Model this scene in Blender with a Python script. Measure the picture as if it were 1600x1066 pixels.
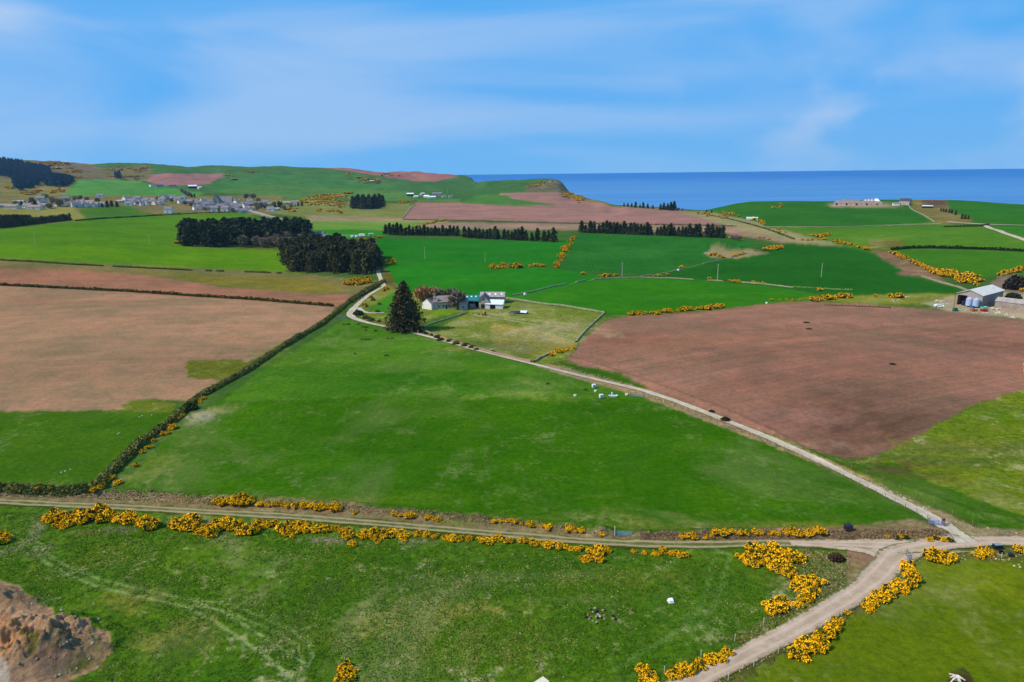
import bpy, math, random
import numpy as np
from mathutils import Matrix, Vector, Euler
random.seed(7); rng = np.random.default_rng(11)
for o in list(bpy.data.objects): bpy.data.objects.remove(o)
scene = bpy.context.scene
COL = scene.collection
R = math.radians
PI = math.pi

# ------------------------------------------------------------------ camera
CZ = 70.0                                   # drone height over the near fields
FPX = 1067.0                                # focal length in photo pixels (1600 wide)
cam = bpy.data.cameras.new('camera'); camo = bpy.data.objects.new('camera', cam); COL.objects.link(camo)
cam.sensor_width = 36; cam.lens = 36*FPX/1600; cam.clip_start = 1; cam.clip_end = 200000
PITCH = math.atan((533-270.0)/FPX); ROLL = R(-0.66)
CR = Matrix.Rotation(PI/2-PITCH, 3, 'X') @ Matrix.Rotation(ROLL, 3, 'Z')
camo.matrix_world = Matrix.Translation((0, 0, CZ)) @ CR.to_4x4()
scene.camera = camo
scene.render.resolution_x = 1024; scene.render.resolution_y = 682

# ------------------------------------------------------------------ sky, sun, exposure
SUN_AZ, SUN_EL = R(-104), R(46)              # azimuth from +Y (view axis), negative = left
w = bpy.data.worlds.new('World'); scene.world = w; w.use_nodes = True
nt = w.node_tree; nd = nt.nodes; lk = nt.links
for n in list(nd): nd.remove(n)
wo = nd.new('ShaderNodeOutputWorld'); bg = nd.new('ShaderNodeBackground'); bg.inputs[1].default_value = 0.10
sk = nd.new('ShaderNodeTexSky'); sk.sky_type = 'NISHITA'; sk.sun_disc = False
sk.sun_elevation = SUN_EL; sk.sun_rotation = SUN_AZ; sk.altitude = 130; sk.air_density = 1.0; sk.dust_density = 0.3; sk.ozone_density = 3.0
tint = nd.new('ShaderNodeMix'); tint.data_type = 'RGBA'; tint.blend_type = 'MULTIPLY'; tint.inputs[0].default_value = 1
tint.inputs[7].default_value = (0.62, 0.85, 1.10, 1)
lk.new(sk.outputs[0], tint.inputs[6])
tc = nd.new('ShaderNodeTexCoord'); mp = nd.new('ShaderNodeMapping'); mp.inputs['Rotation'].default_value = (R(8), R(24), R(20)); mp.inputs['Scale'].default_value = (1.0, 1.4, 5.5)
lk.new(tc.outputs['Generated'], mp.inputs[0])
n1 = nd.new('ShaderNodeTexNoise'); n1.inputs['Scale'].default_value = 1.5; n1.inputs['Detail'].default_value = 5; n1.inputs['Roughness'].default_value = 0.45; n1.inputs['Distortion'].default_value = 0.5
lk.new(mp.outputs[0], n1.inputs['Vector'])
mr = nd.new('ShaderNodeMapRange'); mr.interpolation_type = 'SMOOTHSTEP'; mr.inputs[1].default_value = 0.41; mr.inputs[2].default_value = 0.68; mr.inputs[3].default_value = 0.0; mr.inputs[4].default_value = 0.66
lk.new(n1.outputs[0], mr.inputs[0])
# puffier patches low over the sea on the right
n2 = nd.new('ShaderNodeTexNoise'); n2.inputs['Scale'].default_value = 6.0; n2.inputs['Detail'].default_value = 4; n2.inputs['Roughness'].default_value = 0.5
mp2 = nd.new('ShaderNodeMapping'); mp2.inputs['Scale'].default_value = (1, 1, 1.6); lk.new(tc.outputs['Generated'], mp2.inputs[0]); lk.new(mp2.outputs[0], n2.inputs['Vector'])
mr2 = nd.new('ShaderNodeMapRange'); mr2.interpolation_type = 'SMOOTHSTEP'; mr2.inputs[1].default_value = 0.44; mr2.inputs[2].default_value = 0.66; mr2.inputs[3].default_value = 0.10; mr2.inputs[4].default_value = 0.75
lk.new(n2.outputs[0], mr2.inputs[0])
sep = nd.new('ShaderNodeSeparateXYZ'); lk.new(tc.outputs['Generated'], sep.inputs[0])
mx = nd.new('ShaderNodeMapRange'); mx.interpolation_type = 'SMOOTHSTEP'; mx.inputs[1].default_value = 0.08; mx.inputs[2].default_value = 0.40; lk.new(sep.outputs[0], mx.inputs[0])
mz = nd.new('ShaderNodeMapRange'); mz.interpolation_type = 'SMOOTHSTEP'; mz.inputs[1].default_value = 0.17; mz.inputs[2].default_value = 0.08; lk.new(sep.outputs[2], mz.inputs[0])
def wmath(op, a, b):
    m = nd.new('ShaderNodeMath'); m.operation = op
    for i, v in enumerate((a, b)):
        if isinstance(v, (int, float)): m.inputs[i].default_value = v
        else: lk.new(v, m.inputs[i])
    m.use_clamp = (op == 'ADD'); return m.outputs[0]
cl = wmath('ADD', mr.outputs[0], wmath('MULTIPLY', mr2.outputs[0], wmath('MULTIPLY', mx.outputs[0], mz.outputs[0])))
# a clear azure band right on the horizon
hz = nd.new('ShaderNodeMapRange'); hz.inputs[1].default_value = 0.0; hz.inputs[2].default_value = 0.05; hz.inputs[3].default_value = 0.45; hz.inputs[4].default_value = 1; lk.new(sep.outputs[2], hz.inputs[0])
cl = wmath('MULTIPLY', cl, hz.outputs[0])
# azure clear air colour: the Nishita sky leaned towards the photo's deep azure
az = nd.new('ShaderNodeMix'); az.data_type = 'RGBA'; az.inputs[0].default_value = 0.95; az.inputs[7].default_value = (0.72, 4.1, 9.2, 1)
lk.new(tint.outputs[2], az.inputs[6])
hb = nd.new('ShaderNodeMapRange'); hb.interpolation_type = 'SMOOTHSTEP'; hb.inputs[1].default_value = 0.12; hb.inputs[2].default_value = -0.01; hb.inputs[3].default_value = 0; hb.inputs[4].default_value = .6; lk.new(sep.outputs[2], hb.inputs[0])
ha = nd.new('ShaderNodeMix'); ha.data_type = 'RGBA'; ha.inputs[7].default_value = (2.0, 5.2, 9.3, 1); lk.new(hb.outputs[0], ha.inputs[0]); lk.new(az.outputs[2], ha.inputs[6])
lx = nd.new('ShaderNodeMapRange'); lx.interpolation_type = 'SMOOTHSTEP'; lx.inputs[1].default_value = -0.05; lx.inputs[2].default_value = -0.55; lk.new(sep.outputs[0], lx.inputs[0])
lz = nd.new('ShaderNodeMapRange'); lz.interpolation_type = 'SMOOTHSTEP'; lz.inputs[1].default_value = 0.08; lz.inputs[2].default_value = 0.24; lk.new(sep.outputs[2], lz.inputs[0])
cl = wmath('ADD', cl, wmath('MULTIPLY', wmath('MULTIPLY', lx.outputs[0], lz.outputs[0]), wmath('ADD', wmath('MULTIPLY', n1.outputs[0], 1.1), -.22)))
cm = nd.new('ShaderNodeMix'); cm.data_type = 'RGBA'; cm.inputs[7].default_value = (4.2, 6.0, 8.9, 1)
lk.new(cl, cm.inputs[0]); lk.new(ha.outputs[2], cm.inputs[6]); lk.new(cm.outputs[2], bg.inputs[0]); lk.new(bg.outputs[0], wo.inputs[0])

sl = bpy.data.lights.new('sun', 'SUN'); sl.energy = 5.0; sl.angle = R(0.5); sl.color = (1.0, 0.90, 0.76)
so = bpy.data.objects.new('sun', sl); COL.objects.link(so)
sd = Vector((math.sin(SUN_AZ)*math.cos(SUN_EL), math.cos(SUN_AZ)*math.cos(SUN_EL), math.sin(SUN_EL)))
so.rotation_euler = sd.to_track_quat('Z', 'Y').to_euler(); so.location = (0, 0, 300)
vs = scene.view_settings; vs.view_transform = 'Standard'; vs.look = 'None'; vs.gamma = 1; vs.exposure = 0.0; vs.use_curve_mapping = False
scene.render.engine = 'CYCLES'; scene.cycles.max_bounces = 5; scene.cycles.volume_bounces = 0

# ------------------------------------------------------------------ helpers
def S(r, g, b):
    f = lambda c: (c/255/12.92) if c/255 <= 0.04045 else ((c/255+0.055)/1.055)**2.4
    return (f(r), f(g), f(b))
def hsh(ix, iy, s):
    n = (ix.astype(np.int64)*374761393 + iy.astype(np.int64)*668265263 + s*982451653) & 0xffffffff
    n = ((n ^ (n >> 13))*1274126177) & 0xffffffff
    n = (n ^ (n >> 16)) & 0xffffffff
    return n/4294967295.0
def vnoise(x, y, s=0):
    x = np.asarray(x, float); y = np.asarray(y, float)
    ix = np.floor(x); iy = np.floor(y); fx = x-ix; fy = y-iy
    fx = fx*fx*fx*(fx*(fx*6-15)+10); fy = fy*fy*fy*(fy*(fy*6-15)+10)
    a = hsh(ix, iy, s); b = hsh(ix+1, iy, s); c = hsh(ix, iy+1, s); d = hsh(ix+1, iy+1, s)
    return (a*(1-fx)+b*fx)*(1-fy)+(c*(1-fx)+d*fx)*fy
def fbm(x, y, s=0, o=4):
    t = 0; a = 0.5; n = 0
    for i in range(o): t = t+a*vnoise(x*2**i, y*2**i, s+i*17); n += a; a *= .5
    return t/n
def sstep(a, b, x):
    t = np.clip((x-a)/(b-a), 0, 1); return t*t*(3-2*t)
CRn = np.array(CR)
def rays(px, py):
    px = np.asarray(px, float); py = np.asarray(py, float)
    d = np.stack([(px-800)/FPX, -(py-533)/FPX, -np.ones_like(px)], -1) @ CRn.T
    h = np.hypot(d[..., 0], d[..., 1])
    return np.arctan2(d[..., 0], d[..., 1]), d[..., 2]/h       # azimuth, tan(elevation)
def project(P):
    P = np.atleast_2d(np.asarray(P, float)) - np.array([0, 0, CZ]); c = P @ CRn
    return np.stack([800+FPX*c[:, 0]/-c[:, 2], 533-FPX*c[:, 1]/-c[:, 2]], -1)

# ------------------------------------------------------------------ relief of the land
SKY = [(-500,249),(0,250),(50,253),(101,254),(139,256.6),(165,255),(253,257),(304,258.6),(367,261),(483,261.6),(542,263),(577,266.7),(623,270.5),(638,272),(700,272.5),(716,273.5),(729,276),(740,280),(756,283),(775,283),(800,281.4),(863,280.7),(874,282.5),(880,287),(884,295),(889,297),(896,303.5),(909,305),(921,311),(942,314.4),(951,318),(954,321.5),(977,322.5),(1053,328.3),(1091,331.3),(1106,331),(1114,327.5),(1130,322),(1150,316.4),(1175,312.8),(1250,314.3),(1276,317),(1314,318),(1377,315),(1428,315),(1478,313),(1517,314.8),(1555,318),(1600,321.7),(2100,324)]
RID = [(-500,2800),(0,2800),(738,2700),(756,2050),(863,1880),(882,1800),(900,1600),(952,1330),(977,1150),(1106,1150),(1130,1250),(2100,1250)]
Y700 = [(-500,378),(0,378),(600,379),(800,376),(950,372.5),(1100,372),(1600,369),(2100,368)]
Y1000 = [(-500,345),(0,345),(200,346),(400,343),(600,345),(800,341),(950,338),(1075,336),(1150,338),(1600,338),(2100,338)]
Y1250 = [(-500,320),(0,319),(200,320),(400,324),(600,328),(800,322),(900,322),(960,325)]
Y1700 = [(-500,291),(0,292),(200,299),(400,305),(600,307),(740,306),(800,295),(860,289)]
Y2300 = [(-500,268),(0,268),(200,278),(400,286),(600,288),(740,287)]
ip = lambda T, x: np.interp(x, [a for a, b in T], [b for a, b in T])
PXC = np.concatenate([np.arange(-440, 700, 20), np.arange(700, 1180, 4), np.arange(1180, 2060, 20)])
RG = np.arange(0, 4600, 10.0)
AZC = []; ZC = []
for p in PXC:
    rr = float(ip(RID, p)); kn = [(0, 0.0), (250, 0.0), (520, 0.0)]
    def zz(r, y):
        a, t = rays(p, y); return CZ+r*float(t)
    kn.append((700, zz(700, ip(Y700, p)))); kn.append((1000, zz(1000, ip(Y1000, p))))
    if rr > 1420: kn.append((1250, zz(1250, ip(Y1250, p))))
    if rr > 1830: kn.append((1700, zz(1700, ip(Y1700, p))))
    if rr > 2500: kn.append((2300, zz(2300, ip(Y2300, p))))
    zt = zz(rr, ip(SKY, p)); kn.append((rr, zt)); kn.append((rr+60, zt-0.5))
    if rr > 2400: kn += [(3400, zt-25), (3900, -75), (4600, -95)]
    else: kn += [(rr+140, zt-14), (rr+300, -78), (4600, -95)]
    z = np.interp(RG, [k[0] for k in kn], [k[1] for k in kn])
    k = np.exp(-0.5*(np.arange(-8, 9)/2.6)**2); k /= k.sum(); zs = np.convolve(np.pad(z, 8, mode='edge'), k, 'valid')
    zs += np.interp(RG, [0, rr-80, rr, rr+50, 4600], [0, 0, 1.0, 0, 0])
    AZC.append(float(rays(p, ip(SKY, p))[0])); ZC.append(zs)
AZC = np.array(AZC); ZC = np.array(ZC)
for _ in range(2): ZC[1:-1] = (ZC[:-2]+2*ZC[1:-1]+ZC[2:])/4
def H0(x, y):
    x = np.asarray(x, float); y = np.asarray(y, float)
    r = np.hypot(x, y); a = np.arctan2(x, y)
    ai = np.interp(a, AZC, np.arange(len(AZC))); i0 = np.clip(ai.astype(int), 0, len(AZC)-2); fa = ai-i0
    ri = np.clip(r/10.0, 0, len(RG)-1.001); j0 = ri.astype(int); fr = ri-j0
    z = (ZC[i0, j0]*(1-fr)+ZC[i0, j0+1]*fr)*(1-fa)+(ZC[i0+1, j0]*(1-fr)+ZC[i0+1, j0+1]*fr)*fa
    back = np.interp(r, [0, 3000, 3600, 4600], [0, 0, -75, -95])
    wb = sstep(R(46), R(70), np.abs(a)); z = z*(1-wb)+back*wb
    und = 1.3*np.sin(x/63+1.3)*np.sin(y/71+0.4)+0.8*np.sin((x+0.6*y)/41+2)
    z = z + und*sstep(60, 260, r)*(0.6+r/1400)*(r < 3600)*sstep(-30, -5, z)
    z = z + (fbm(x/90, y/90, 3, 4)-0.5)*sstep(1250, 1900, r)*16*sstep(-40, -5, z)
    return z
FEATS = []
def H(x, y):
    x = np.asarray(x, float); y = np.asarray(y, float); z = H0(x, y)
    for (bx0, bx1, by0, by1, fn) in FEATS:
        m = (x > bx0) & (x < bx1) & (y > by0) & (y < by1)
        if np.any(m):
            z = np.array(z, copy=True)
            z[m] = z[m]+fn(x[m], y[m])
    return z
MR = np.concatenate([np.arange(40, 260, 1.0), np.geomspace(260, 4300, 900)])
def at_many(px, py):
    px = np.asarray(px, float); py = np.asarray(py, float)
    a, t = rays(px, py); out = np.zeros((len(px), 3))
    for i in range(len(px)):
        sx, sy = math.sin(a[i]), math.cos(a[i])
        d = CZ+MR*t[i]-H(MR*sx, MR*sy)
        k = np.nonzero(d <= 0)[0]
        if len(k) and k[0] > 0:
            k = k[0]; lo, hi = MR[k-1], MR[k]
            dl, dh = d[k-1], d[k]; r = lo+(hi-lo)*dl/(dl-dh+1e-9)
        elif len(k): r = MR[0]
        else:
            m = MR < 3300; e = (d/MR)[m]; r = MR[m][int(np.argmin(e))]+25
        x, y = r*sx, r*sy; out[i] = (x, y, float(H(np.array([x]), np.array([y]))[0]))
    return out
def at(px, py): return Vector(at_many([px], [py])[0])
def densify(pts, step=18):
    o = []
    for (a, b) in zip(pts[:-1], pts[1:]):
        n = max(1, int(math.hypot(b[0]-a[0], b[1]-a[1])/step))
        for i in range(n): o.append((a[0]+(b[0]-a[0])*i/n, a[1]+(b[1]-a[1])*i/n))
    o.append(pts[-1]); return o
def line_w(pts, step=18):
    p = densify(pts, step); return at_many([q[0] for q in p], [q[1] for q in p])
def poly_w(pts): return line_w(list(pts)+[pts[0]], 22)[:-1, :2]
def resample(P, step):
    P = np.asarray(P, float); d = np.r_[0, np.cumsum(np.hypot(*np.diff(P[:, :2], axis=0).T))]
    n = max(2, int(d[-1]/step)+1); s = np.linspace(0, d[-1], n)
    return np.stack([np.interp(s, d, P[:, k]) for k in range(P.shape[1])], -1)
def dist_line(x, y, L):
    best = np.full(x.shape, 1e9); sgn = np.zeros(x.shape)
    for a, b in zip(L[:-1], L[1:]):
        dx, dy = b[0]-a[0], b[1]-a[1]; l2 = dx*dx+dy*dy+1e-9
        t = np.clip(((x-a[0])*dx+(y-a[1])*dy)/l2, 0, 1)
        qx = x-(a[0]+t*dx); qy = y-(a[1]+t*dy); d = np.hypot(qx, qy); m = d < best
        best = np.where(m, d, best); sgn = np.where(m, np.sign(dx*qy-dy*qx), sgn)
    return best, sgn
def inside(x, y, P):
    c = np.zeros(x.shape, bool); n = len(P)
    for i in range(n):
        x1, y1 = P[i]; x2, y2 = P[(i+1) % n]
        if y1 == y2: continue
        c ^= ((y1 > y) != (y2 > y)) & (x < (x2-x1)*(y-y1)/(y2-y1)+x1)
    return c
# local relief: banks beside the tracks, the brow across the big pasture, spoil heaps
def ridge_feat(pts, h, wd, ns=2.2):
    L = line_w(pts, 30)[:, :2]
    def fn(x, y):
        d, s = dist_line(x, y, L); return h*np.exp(-(d/wd)**2)*(0.55+0.9*fbm(x/ns, y/ns, 5, 3))
    return (L[:, 0].min()-4*wd, L[:, 0].max()+4*wd, L[:, 1].min()-4*wd, L[:, 1].max()+4*wd, fn)
def mound_feat(px, py, h, rad, rough=0.5, asp=1.0):
    c = at(px, py)
    def fn(x, y):
        if rough > .75:
            d = np.hypot((x-c.x)/asp, y-c.y)/rad*(1+.5*(fbm(x/5, y/5, 2, 3)-.5)); e = sstep(1.35, .25, d); q = 1-np.abs(2*fbm(x/4.0, y/2.6, 9, 5)-1)
            return h*e*(.35+.9*q+.75*(fbm(x/1.2, y/1.2, 19, 4)-.5))
        d = np.hypot((x-c.x)/asp, y-c.y)/rad; e = np.exp(-d**2*1.6)
        return h*e*(1+rough*(fbm(x/3.0, y/3.0, 9, 4)-0.5)*2)
    return (c.x-3*rad*asp, c.x+3*rad*asp, c.y-3*rad, c.y+3*rad, fn)
_f = []
_f.append(ridge_feat([(-40,764),(150,770),(300,781),(450,786),(600,798),(750,811),(850,822),(945,832)], 1.3, 1.7))
_f.append(ridge_feat([(1000,838),(1100,836),(1200,834),(1300,836),(1400,834),(1470,836)], 1.2, 1.7))
_f.append(ridge_feat([(1585,815),(1520,800),(1450,772),(1400,750),(1300,708),(1200,668),(1120,640),(1020,605),(930,575),(850,556)], 0.7, 1.6))
_f.append(mound_feat(1122,388, 6.0, 12, 0.5, 1.8))
_f.append(mound_feat(1340,700, -3.0, 28, 0.0, 1.2))
_f.append(mound_feat(1250,560, 2.5, 60, 0.0, 1.6))
_f.append(mound_feat(48,1005, 2.8, 6.2, 0.8, 1.7))
_f.append(mound_feat(-20,950, 1.8, 5.5, 0.8, 1.6))
_f.append(mound_feat(120,1010, 1.0, 3.6, 1.0, 1.5))
_f.append(mound_feat(938,958, 0.35, 2.6, 0.9, 1.5))
_b = line_w([(330,626),(480,625),(620,617),(700,616),(830,624),(960,624)], 20)
_bs = np.argsort(_b[:, 0]); BRX, BRY = _b[_bs, 0], _b[_bs, 1]
def brow(x, y):
    yb = np.interp(x, BRX, BRY)+(fbm(x/30, x*0, 4, 3)-.5)*8; d = y-yb; e = sstep(BRX[0]-25, BRX[0]+25, x)*(1-sstep(BRX[-1]-25, BRX[-1]+5, x))
    return e*2.6*np.where(d < 0, np.exp(-(d/22)**2), np.exp(-(d/55)**2))
_f.append((BRX[0]-30, BRX[-1]+10, BRY.min()-90, BRY.max()+200, brow))
FEATS += _f

# ------------------------------------------------------------------ fields (outline in photo pixels, carried onto the relief)
# (outline, colour, rough straw amount, ploughed amount, furrow heading in degrees)
gA, gB = S(78,128,24), S(48,106,20)
FAR = S(62,112,72)
soilF = S(158,116,110)
FIELDS = [
 ([(-400,240),(140,248),(300,255),(300,262),(240,270),(205,285),(100,300),(-400,300)], S(118,110,78), .6, 0, 0),
 ([(140,252),(500,255),(640,268),(900,278),(890,300),(780,310),(640,300),(440,296),(330,300),(200,300),(235,278),(210,268),(150,262)], FAR, .12, 0, 0),
 ([(206,277),(250,272),(350,271),(348,277),(332,283),(325,288),(250,291),(232,284)], S(160,112,110), 0, .5, 20),
 ([(486,256),(560,258),(716,270),(714,276),(690,281),(670,286),(640,282),(600,276),(560,270),(520,264)], S(158,104,100), 0, .5, 20),
 ([(50,250),(130,252),(150,263),(232,272),(225,281),(200,283),(150,281),(115,276),(75,264)], S(122,104,80), .5, 0, 0),
 ([(150,264),(235,258),(240,270),(230,281),(160,278)], S(112,104,66), .4, 0, 0),
 ([(112,286),(150,280),(210,282),(236,290),(180,300),(190,309),(95,310),(100,298)], S(80,146,84), .05, 0, 0),
 ([(180,300),(236,290),(280,296),(320,302),(300,310),(190,309)], S(72,140,76), .05, 0, 0),
 ([(0,285),(60,290),(115,290),(95,312),(0,312)], S(118,122,84), .6, 0, 0),
 ([(330,284),(400,274),(560,270),(620,290),(560,300),(440,296),(345,300),(325,292)], S(62,120,72), .05, 0, 0),
 ([(330,300),(420,288),(560,296),(720,302),(720,316),(450,310)], S(74,124,74), .15, 0, 0),
 ([(640,284),(800,284),(880,284),(885,300),(800,310),(640,312)], S(58,108,68), .1, 0, 0),
 ([(820,290),(850,283),(878,285),(890,302),(880,306),(825,302)], S(98,94,74), .8, 0, 0),
 ([(875,300),(900,300),(952,318),(952,324),(900,316)], S(112,112,72), .8, 0, 0),
 ([(-40,306),(440,306),(446,335),(300,335),(200,327),(-40,327)], S(112,112,84), .5, 0, 0),
 ([(395,312),(480,312),(600,318),(648,318),(632,343),(480,341),(430,334)], S(112,130,84), .45, 0, 0),
 ([(-40,327),(115,322),(136,343),(120,347),(-40,358)], S(128,136,84), .5, 0, 0),
 ([(120,325),(205,320),(242,338),(135,343)], S(66,116,42), .2, 0, 0),
 ([(205,323),(300,318),(322,332),(245,336)], S(126,112,72), .3, 0, 0),
 # the two big green fields on the left
 ([(-400,370),(0,358),(115,346),(240,337),(380,331),(402,342),(480,352),(360,352),(283,362),(275,382),(440,389),(452,428),(0,406),(-400,396)], S(74,128,28), 0, .12, 70),
 ([(-400,385),(0,382),(275,384),(440,389),(452,428),(0,407),(-400,398)], S(82,136,24), 0, .12, 75),
 ([(280,345),(482,345),(500,372),(470,392),(300,386)], S(84,92,50), .5, 0, 0),
 ([(300,376),(380,374),(385,383),(300,384)], S(92,132,48), .1, 0, 0),
 ([(-400,396),(0,405),(440,425),(470,428),(560,436),(600,440),(560,470),(520,476),(350,447),(-40,418),(-400,410)], S(122,112,66), .35, 0, 0),
 ([(440,388),(480,392),(470,430),(448,428)], S(86,118,40), .3, 0, 0),
 ([(-400,410),(0,419),(120,421),(230,431),(350,449),(500,460),(548,458),(540,474),(520,482),(0,449),(-400,429)], S(160,112,88), 0, .8, 78),
 ([(200,421),(330,431),(480,436),(545,452),(500,460),(350,447)], S(116,118,60), .3, 0, 0),
 ([(-400,418),(0,445),(515,478),(526,486),(500,505),(450,532),(390,566),(330,604),(290,627),(235,623),(195,641),(0,643),(-400,650)], S(166,129,102), 0, .7, 84),
 ([(290,563),(375,562),(398,572),(372,586),(340,594),(293,590)], S(92,108,44), .5, 0, 0),
 ([(190,634),(205,627),(235,624),(272,629),(272,646),(190,646)], S(92,116,44), .5, 0, 0),
 ([(-400,650),(0,643),(190,642),(272,646),(225,700),(150,760),(0,757),(-400,757)], S(60,106,26), .25, 0, 0),
 # big pasture; darker colour below the brow paints the slope's shading
 ([(540,498),(620,516),(760,550),(900,592),(1000,612),(1200,690),(1440,806),(1440,816),(1300,828),(1060,836),(960,836),(800,818),(640,800),(500,786),(340,780),(180,770),(225,720),(285,660),(370,608),(450,556)], S(52,106,16), 0.25, .34, 80),
 ([(540,498),(620,516),(760,550),(900,592),(960,606),(1010,622),(830,625),(700,617),(620,618),(480,625),(350,626),(400,585),(450,556)], S(66,120,34), .28, .2, 80),
 # verges of the front track
 ([(-400,752),(0,756),(150,762),(180,768),(340,776),(500,783),(640,796),(800,812),(950,830),(1060,832),(1300,822),(1420,812),(1475,822),(1500,845),(1440,848),(1300,848),(1100,850),(900,843),(600,816),(300,796),(0,783),(-400,775)], S(134,116,84), .75, 0, 0),
 ([(-400,776),(0,780),(300,793),(600,813),(900,840),(1100,847),(1300,846),(1480,847),(1380,862),(1200,856),(1000,858),(700,836),(400,808),(200,799),(0,790),(-400,790)], S(62,84,32), .25, 0, 0),
 # rough paddock, front
 ([(-500,790),(0,790),(200,799),(400,808),(700,836),(1000,858),(1200,856),(1372,860),(1335,905),(1240,968),(1060,1082),(900,1300),(-500,1300)], S(74,118,34), 1.0, 0, 0),
 ([(1215,872),(1262,858),(1330,868),(1320,915),(1270,955),(1215,975),(1160,1010),(1150,1000),(1240,935)], S(116,118,70), .9, 0, 0),
 ([(1325,862),(1372,860),(1368,885),(1345,905),(1300,925),(1275,940),(1300,905),(1320,895)], S(138,108,88), .3, 0, 0),
 # right bottom field
 ([(1418,872),(1600,872),(2100,880),(2100,1300),(960,1300),(1130,1082),(1240,1005),(1330,955),(1425,905)], S(92,120,26), .3, 0, 0),
 ([(1395,868),(1430,858),(1620,856),(2100,860),(2100,878),(1600,876),(1440,876),(1425,905),(1350,950),(1240,1012),(1130,1085),(1100,1080),(1240,998),(1330,945),(1385,905)], S(92,102,58), .7, 0, 0),
 ([(1480,1048),(1472,1070),(1500,1085),(1520,1068),(1508,1046)], S(78,66,40), .3, 0, 0),
 # right-hand ploughed field and its margins
 ([(820,560),(880,565),(925,512),(945,494),(975,492),(1250,468),(1480,480),(1600,498),(2100,520),(2100,860),(1600,842),(1500,838),(1440,805),(1300,738),(1100,650),(1000,615),(900,588)], S(70,108,38), .4, 0, 0),
 ([(885,562),(905,538),(930,512),(948,501),(985,494),(1100,487),(1180,477),(1250,471),(1350,475),(1480,486),(1600,500),(2100,530),(2100,620),(1640,600),(1585,612),(1530,630),(1460,663),(1420,690),(1370,712),(1322,719),(1250,695),(1130,654),(1040,622),(960,592),(910,574)], S(154,112,94), 0, .9, 68),
 ([(1640,600),(2100,610),(2100,860),(1600,838),(1520,820),(1430,780),(1330,722),(1370,712),(1420,690),(1460,664),(1530,631),(1585,613)], S(104,132,40), .85, 0, 0),
 ([(1330,724),(1400,722),(1470,760),(1600,806),(1640,815),(1640,838),(1520,822),(1430,780)], S(56,104,24), .2, 0, 0),
 ([(845,566),(900,578),(1000,606),(1110,648),(1250,702),(1330,735),(1430,785),(1530,825),(2100,842),(2100,856),(1530,838),(1430,797),(1330,748),(1250,714),(1110,660),(1000,620),(900,591),(835,572)], S(162,136,104), .6, 0, 0),
 ([(870,566),(960,580),(1015,606),(1000,606),(900,580)], S(52,100,26), .1, 0, 0),
 # paddocks round the white farm
 ([(560,480),(600,440),(680,440),(700,470),(790,470),(950,488),(925,508),(885,562),(845,572),(760,548),(620,512),(565,500)], S(106,132,62), .85, 0, 0),
 ([(575,484),(618,455),(640,460),(620,490),(590,488)], S(60,132,44), .05, 0, 0),
 ([(660,505),(690,492),(735,486),(720,496),(670,520)], S(64,108,44), .3, 0, 0),
 ([(668,492),(680,484),(725,484),(700,492)], S(92,142,44), .0, 0, 0),
 ([(770,505),(860,520),(900,540),(850,560),(770,540)], S(136,140,80), .8, 0, 0),
 ([(560,497),(600,500),(640,515),(600,507)], S(104,116,60), .6, 0, 0),
 # middle distance
 ([(585,405),(620,402),(610,430),(625,455),(590,440)], S(86,92,52), .4, 0, 0),
 ([(480,341),(632,343),(700,346),(640,363),(600,368),(500,376),(484,362)], S(98,146,72), .08, 0, 0),
 ([(484,358),(640,360),(600,369),(498,376)], S(52,132,46), .0, 0, 0),
 ([(478,337),(632,341),(700,342),(700,347),(484,346)], S(156,136,104), .4, 0, 0),
 ([(588,372),(870,377),(905,372),(870,414),(840,418),(760,414),(640,408),(596,404)], S(34,118,38), 0, .25, 4),
 ([(590,407),(640,409),(760,415),(862,420),(960,434),(800,466),(700,462),(625,455),(612,430)], S(36,122,34), 0, .15, 8),
 ([(905,364),(1110,371),(1190,380),(1110,408),(1030,430),(900,425),(872,420),(885,400)], S(38,108,48), 0, .5, 4),
 ([(1020,433),(1110,410),(1190,385),(1260,378),(1330,384),(1380,402),(1440,435),(1505,453),(1480,464),(1290,461),(1200,446)], S(32,98,36), 0, .2, 30),
 ([(800,466),(960,435),(1045,435),(1200,447),(1290,463),(1240,470),(1100,484),(985,492),(950,490),(860,476)], S(46,120,28), 0, .15, 60),
 ([(780,302),(870,300),(884,306),(952,322),(1070,329),(1100,334),(1195,353),(1060,350),(860,347),(630,342),(650,316),(780,317)], S(160,118,110), 0, .6, 86),
 ([(740,304),(790,305),(800,311),(868,320),(820,322),(720,318)], S(66,122,66), 0, 0, 0),
 ([(640,352),(700,348),(860,349),(1060,352),(1195,356),(1325,386),(1215,378),(1130,364),(900,360),(700,358)], S(158,128,110), 0, .5, 84),
 ([(1062,331),(1110,331),(1150,338),(1182,346),(1212,356),(1320,385),(1240,378),(1160,360)], S(150,142,100), .35, 0, 0),
 ([(1100,396),(1112,387),(1140,390),(1175,390),(1200,396),(1150,404),(1110,402)], S(164,140,104), .5, 0, 0),
 # right background
 ([(1106,331),(1114,324),(1180,305),(1436,308),(1450,325),(1462,349),(1330,355),(1200,356),(1180,346)], S(44,108,42), 0, .1, 40),
 ([(1200,356),(1330,355),(1462,350),(1545,353),(1640,385),(1640,392),(1400,390),(1366,392),(1325,386),(1240,362)], S(70,124,42), .12, 0, 0),
 ([(1395,391),(1640,395),(1640,418),(1560,430),(1530,436),(1440,410)], S(56,116,34), 0, .1, 30),
 ([(1362,392),(1392,394),(1430,412),(1470,434),(1490,448),(1440,433),(1405,430),(1398,426),(1415,424),(1404,418),(1380,406)], S(138,104,84), .9, 0, 0),
 ([(1355,376),(1400,372),(1420,382),(1385,390),(1360,388)], S(98,104,58), .6, 0, 0),
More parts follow.
